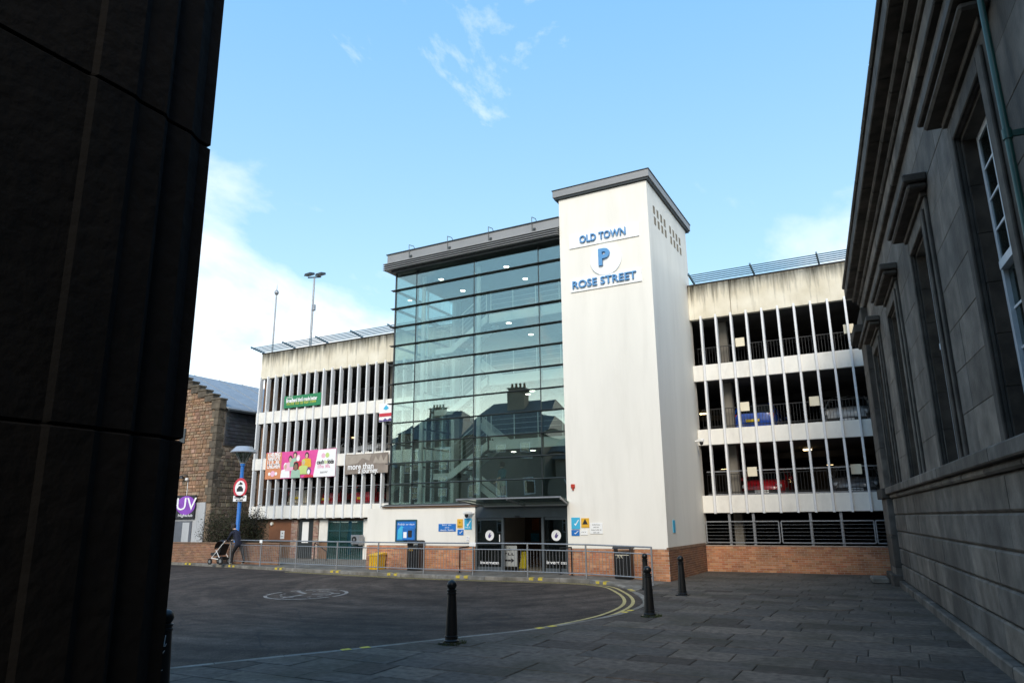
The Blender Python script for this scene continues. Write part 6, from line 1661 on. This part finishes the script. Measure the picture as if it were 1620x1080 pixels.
def person(loc, rz, label, coat, legs, lean, stride, arms, shoe='shoe'):
    """faces -y in its own frame"""
    t = thing('person', label, 'person', loc, rz)
    L = lean
    J = {'pel': ((0, 0, .93), .15, .12), 'waist': ((0, -.06 * L, 1.08), .145, .11), 'chest': ((0, -.20 * L, 1.30), .18, .125), 'neckb': ((0, -.29 * L, 1.46), .085, .075), 'neck': ((0, -.34 * L, 1.53), .052, .055),
         'jaw': ((0, -.40 * L - .02, 1.58), .062, .072), 'head': ((0, -.43 * L - .01, 1.66), .078, .095), 'crown': ((0, -.45 * L, 1.735), .058, .07)}
    E = [('pel', 'waist'), ('waist', 'chest'), ('chest', 'neckb'), ('neckb', 'neck'), ('neck', 'jaw'), ('jaw', 'head'), ('head', 'crown')]
    for s, nm in ((-1, 'l'), (1, 'r')):
        f = stride * s
        J.update({'hip' + nm: ((s * .10, 0, .86), .10, .10), 'kn' + nm: ((s * .105, -.22 * f - .03, .48), .062, .068), 'an' + nm: ((s * .105, (-.26 * f if f >= 0 else .34 * -f), .10 + (.05 if f < 0 else 0)), .042, .048), 'toe' + nm: ((s * .115, (-.26 * f if f >= 0 else .34 * -f) - .15, .045), .042, .032)})
        E += [('pel', 'hip' + nm), ('hip' + nm, 'kn' + nm), ('kn' + nm, 'an' + nm), ('an' + nm, 'toe' + nm)]
        ex, ey, ez, hx, hy, hz_ = arms[0 if s < 0 else 1]
        J.update({'sh' + nm: ((s * .20, -.24 * L, 1.41), .075, .075), 'el' + nm: ((s * ex, ey, ez), .052, .052), 'wr' + nm: ((s * hx, hy, hz_), .034, .03), 'pa' + nm: ((s * hx, hy - .055, hz_ - .01), .036, .022)})
        E += [('chest', 'sh' + nm), ('sh' + nm, 'el' + nm), ('el' + nm, 'wr' + nm), ('wr' + nm, 'pa' + nm)]
    zneck = 1.52; wr = [Vector(J['wr' + n_][0]) for n_ in 'lr']
    def pick(c):
        if min((c - w).length for w in wr) < .055 or any((c - Vector(J['pa' + n_][0])).length < .06 for n_ in 'lr'): return 0
        if c.z > zneck: return 0
        if c.z > .80 or abs(c.x) > .24: return 1
        if c.z < .085: return 3
        return 2
    b = skin_body('body', J, E, 'pel', t, ['skin1', coat, legs, shoe], pick)
    hc = Vector(J['head'][0])
    hm = MB(); n = 14                           # hair cap
    prof = [(.012, .135), (.06, .122), (.092, .085), (.104, .03), (.102, -.03), (.095, -.09)]
    hm.lathe(prof[::-1], 0, 0, n); hm.v = [(hc.x + x, hc.y + .02 + y * 1.15, hc.z + z - .0) for x, y, z in hm.v]
    hm.build('hair', 'hair', t, smooth=True, local=True)
    fc = MB(); fc.add([(hc.x - .014, hc.y - .09, hc.z - .03), (hc.x + .014, hc.y - .09, hc.z - .03), (hc.x, hc.y - .122, hc.z - .028), (hc.x, hc.y - .092, hc.z + .02)], [(0, 1, 2), (0, 2, 3), (1, 3, 2), (0, 3, 1)]); fc.build('nose', 'skin1', t, local=True)
    for n_, s in (('l', -1), ('r', 1)):          # fingers curled round what they hold
        p = Vector(J['pa' + n_][0]); fg = MB()
        for k in range(4):
            a = p + Vector((-.026 + k * .0175, -.02, .0)); q1 = a + Vector((0, -.032 - .006 * (k in (1, 2)), -.008)); q2 = q1 + Vector((0, -.006, -.03)); fg.tube(a, q1, .0095, .009, 6); fg.tube(q1, q2, .009, .0075, 6)
        a = p + Vector((-s * .03, .015, 0)); q1 = a + Vector((-s * .018, -.03, -.006)); q2 = q1 + Vector((s * .004, -.022, -.016)); fg.tube(a, q1, .0105, .0095, 6); fg.tube(q1, q2, .0095, .008, 6)
        fg.build('fingers', 'skin1', t, smooth=True, local=True)
    return t
# woman pushing a pram to the left along the far pavement
YP_ = 23.15; d = ray(377, 870); xp = d.x / d.y * YP_
person((xp, YP_, ZF), R(-90), 'person in a dark navy coat leaning forward to push a pram', 'navy', 'trousers', 1.0, .9, ((.21, -.40, 1.18, .15, -.62, 1.03), (.21, -.40, 1.18, .15, -.62, 1.03)))
pm_ = thing('pram', 'black pram with white frame pushed along the pavement', 'pram', (xp - 1.12, YP_, ZF), R(-90))
# frame: handle towards +y of its own frame
for s in (-1, 1):
    MB().pipe([(s * .22, .50, 1.02), (s * .22, .38, .92), (s * .24, -.28, .28)], .014, 8).build('frame_tube', 'sign_white', pm_, smooth=True)
    MB().pipe([(s * .24, .30, .22), (s * .22, -.05, .62)], .014, 8).build('frame_tube', 'sign_white', pm_, smooth=True); MB().bar((s * .24, -.28, .28), (s * .24, .32, .22), .02, .03).build('frame_tube', 'sign_white', pm_)
    for y, r_ in ((-.36, .13), (.32, .16)):
        w = MB().tube((s * .24 - .02, y, r_), (s * .24 + .02, y, r_), r_, n=20).build('wheel', 'tyre', pm_, smooth=True); MB().tube((s * .24 - .026, y, r_), (s * .24 + .026, y, r_), r_ * .5, n=14).build('hub', 'rim', w, smooth=True)
MB().tube((-.22, .50, 1.02), (.22, .50, 1.02), .02, n=8).build('handle', 'black', pm_, smooth=True)
MB().prism_x([(-.42, .42), (-.30, .36), (.10, .40), (.30, .86), (.22, .90), (.02, .52), (-.38, .52)], -.20, .20).build('seat', 'black', pm_)
hd = MB(); k = 9; vs_ = []
for j in range(k):
    a = R(-15 + j * 18); y, z = .16 - .34 * math.cos(a), .72 + .30 * math.sin(a)
    vs_ += [(-.21, y, z), (-.12, y, z + .05), (.12, y, z + .05), (.21, y, z)]
hd.add(vs_, [(4 * j + q, 4 * j + q + 1, 4 * j + q + 5, 4 * j + q + 4) for j in range(k - 1) for q in range(3)]).build('hood', 'black', pm_, smooth=True)
MB().cbox(-.18, .18, -.10, .26, .20, .34, .03).build('basket', 'black', pm_)
# someone on the stairs behind the glass
yq = YG + 2.2; d = ray(796, 760); person((d.x / d.y * yq, yq, 2.48), R(-25), 'person in a teal jacket standing behind the stairwell glass', 'teal_coat', 'jeans', .15, .15, ((.26, -.05, 1.14, .24, -.18, .95), (.26, -.12, 1.16, .16, -.30, 1.10)))
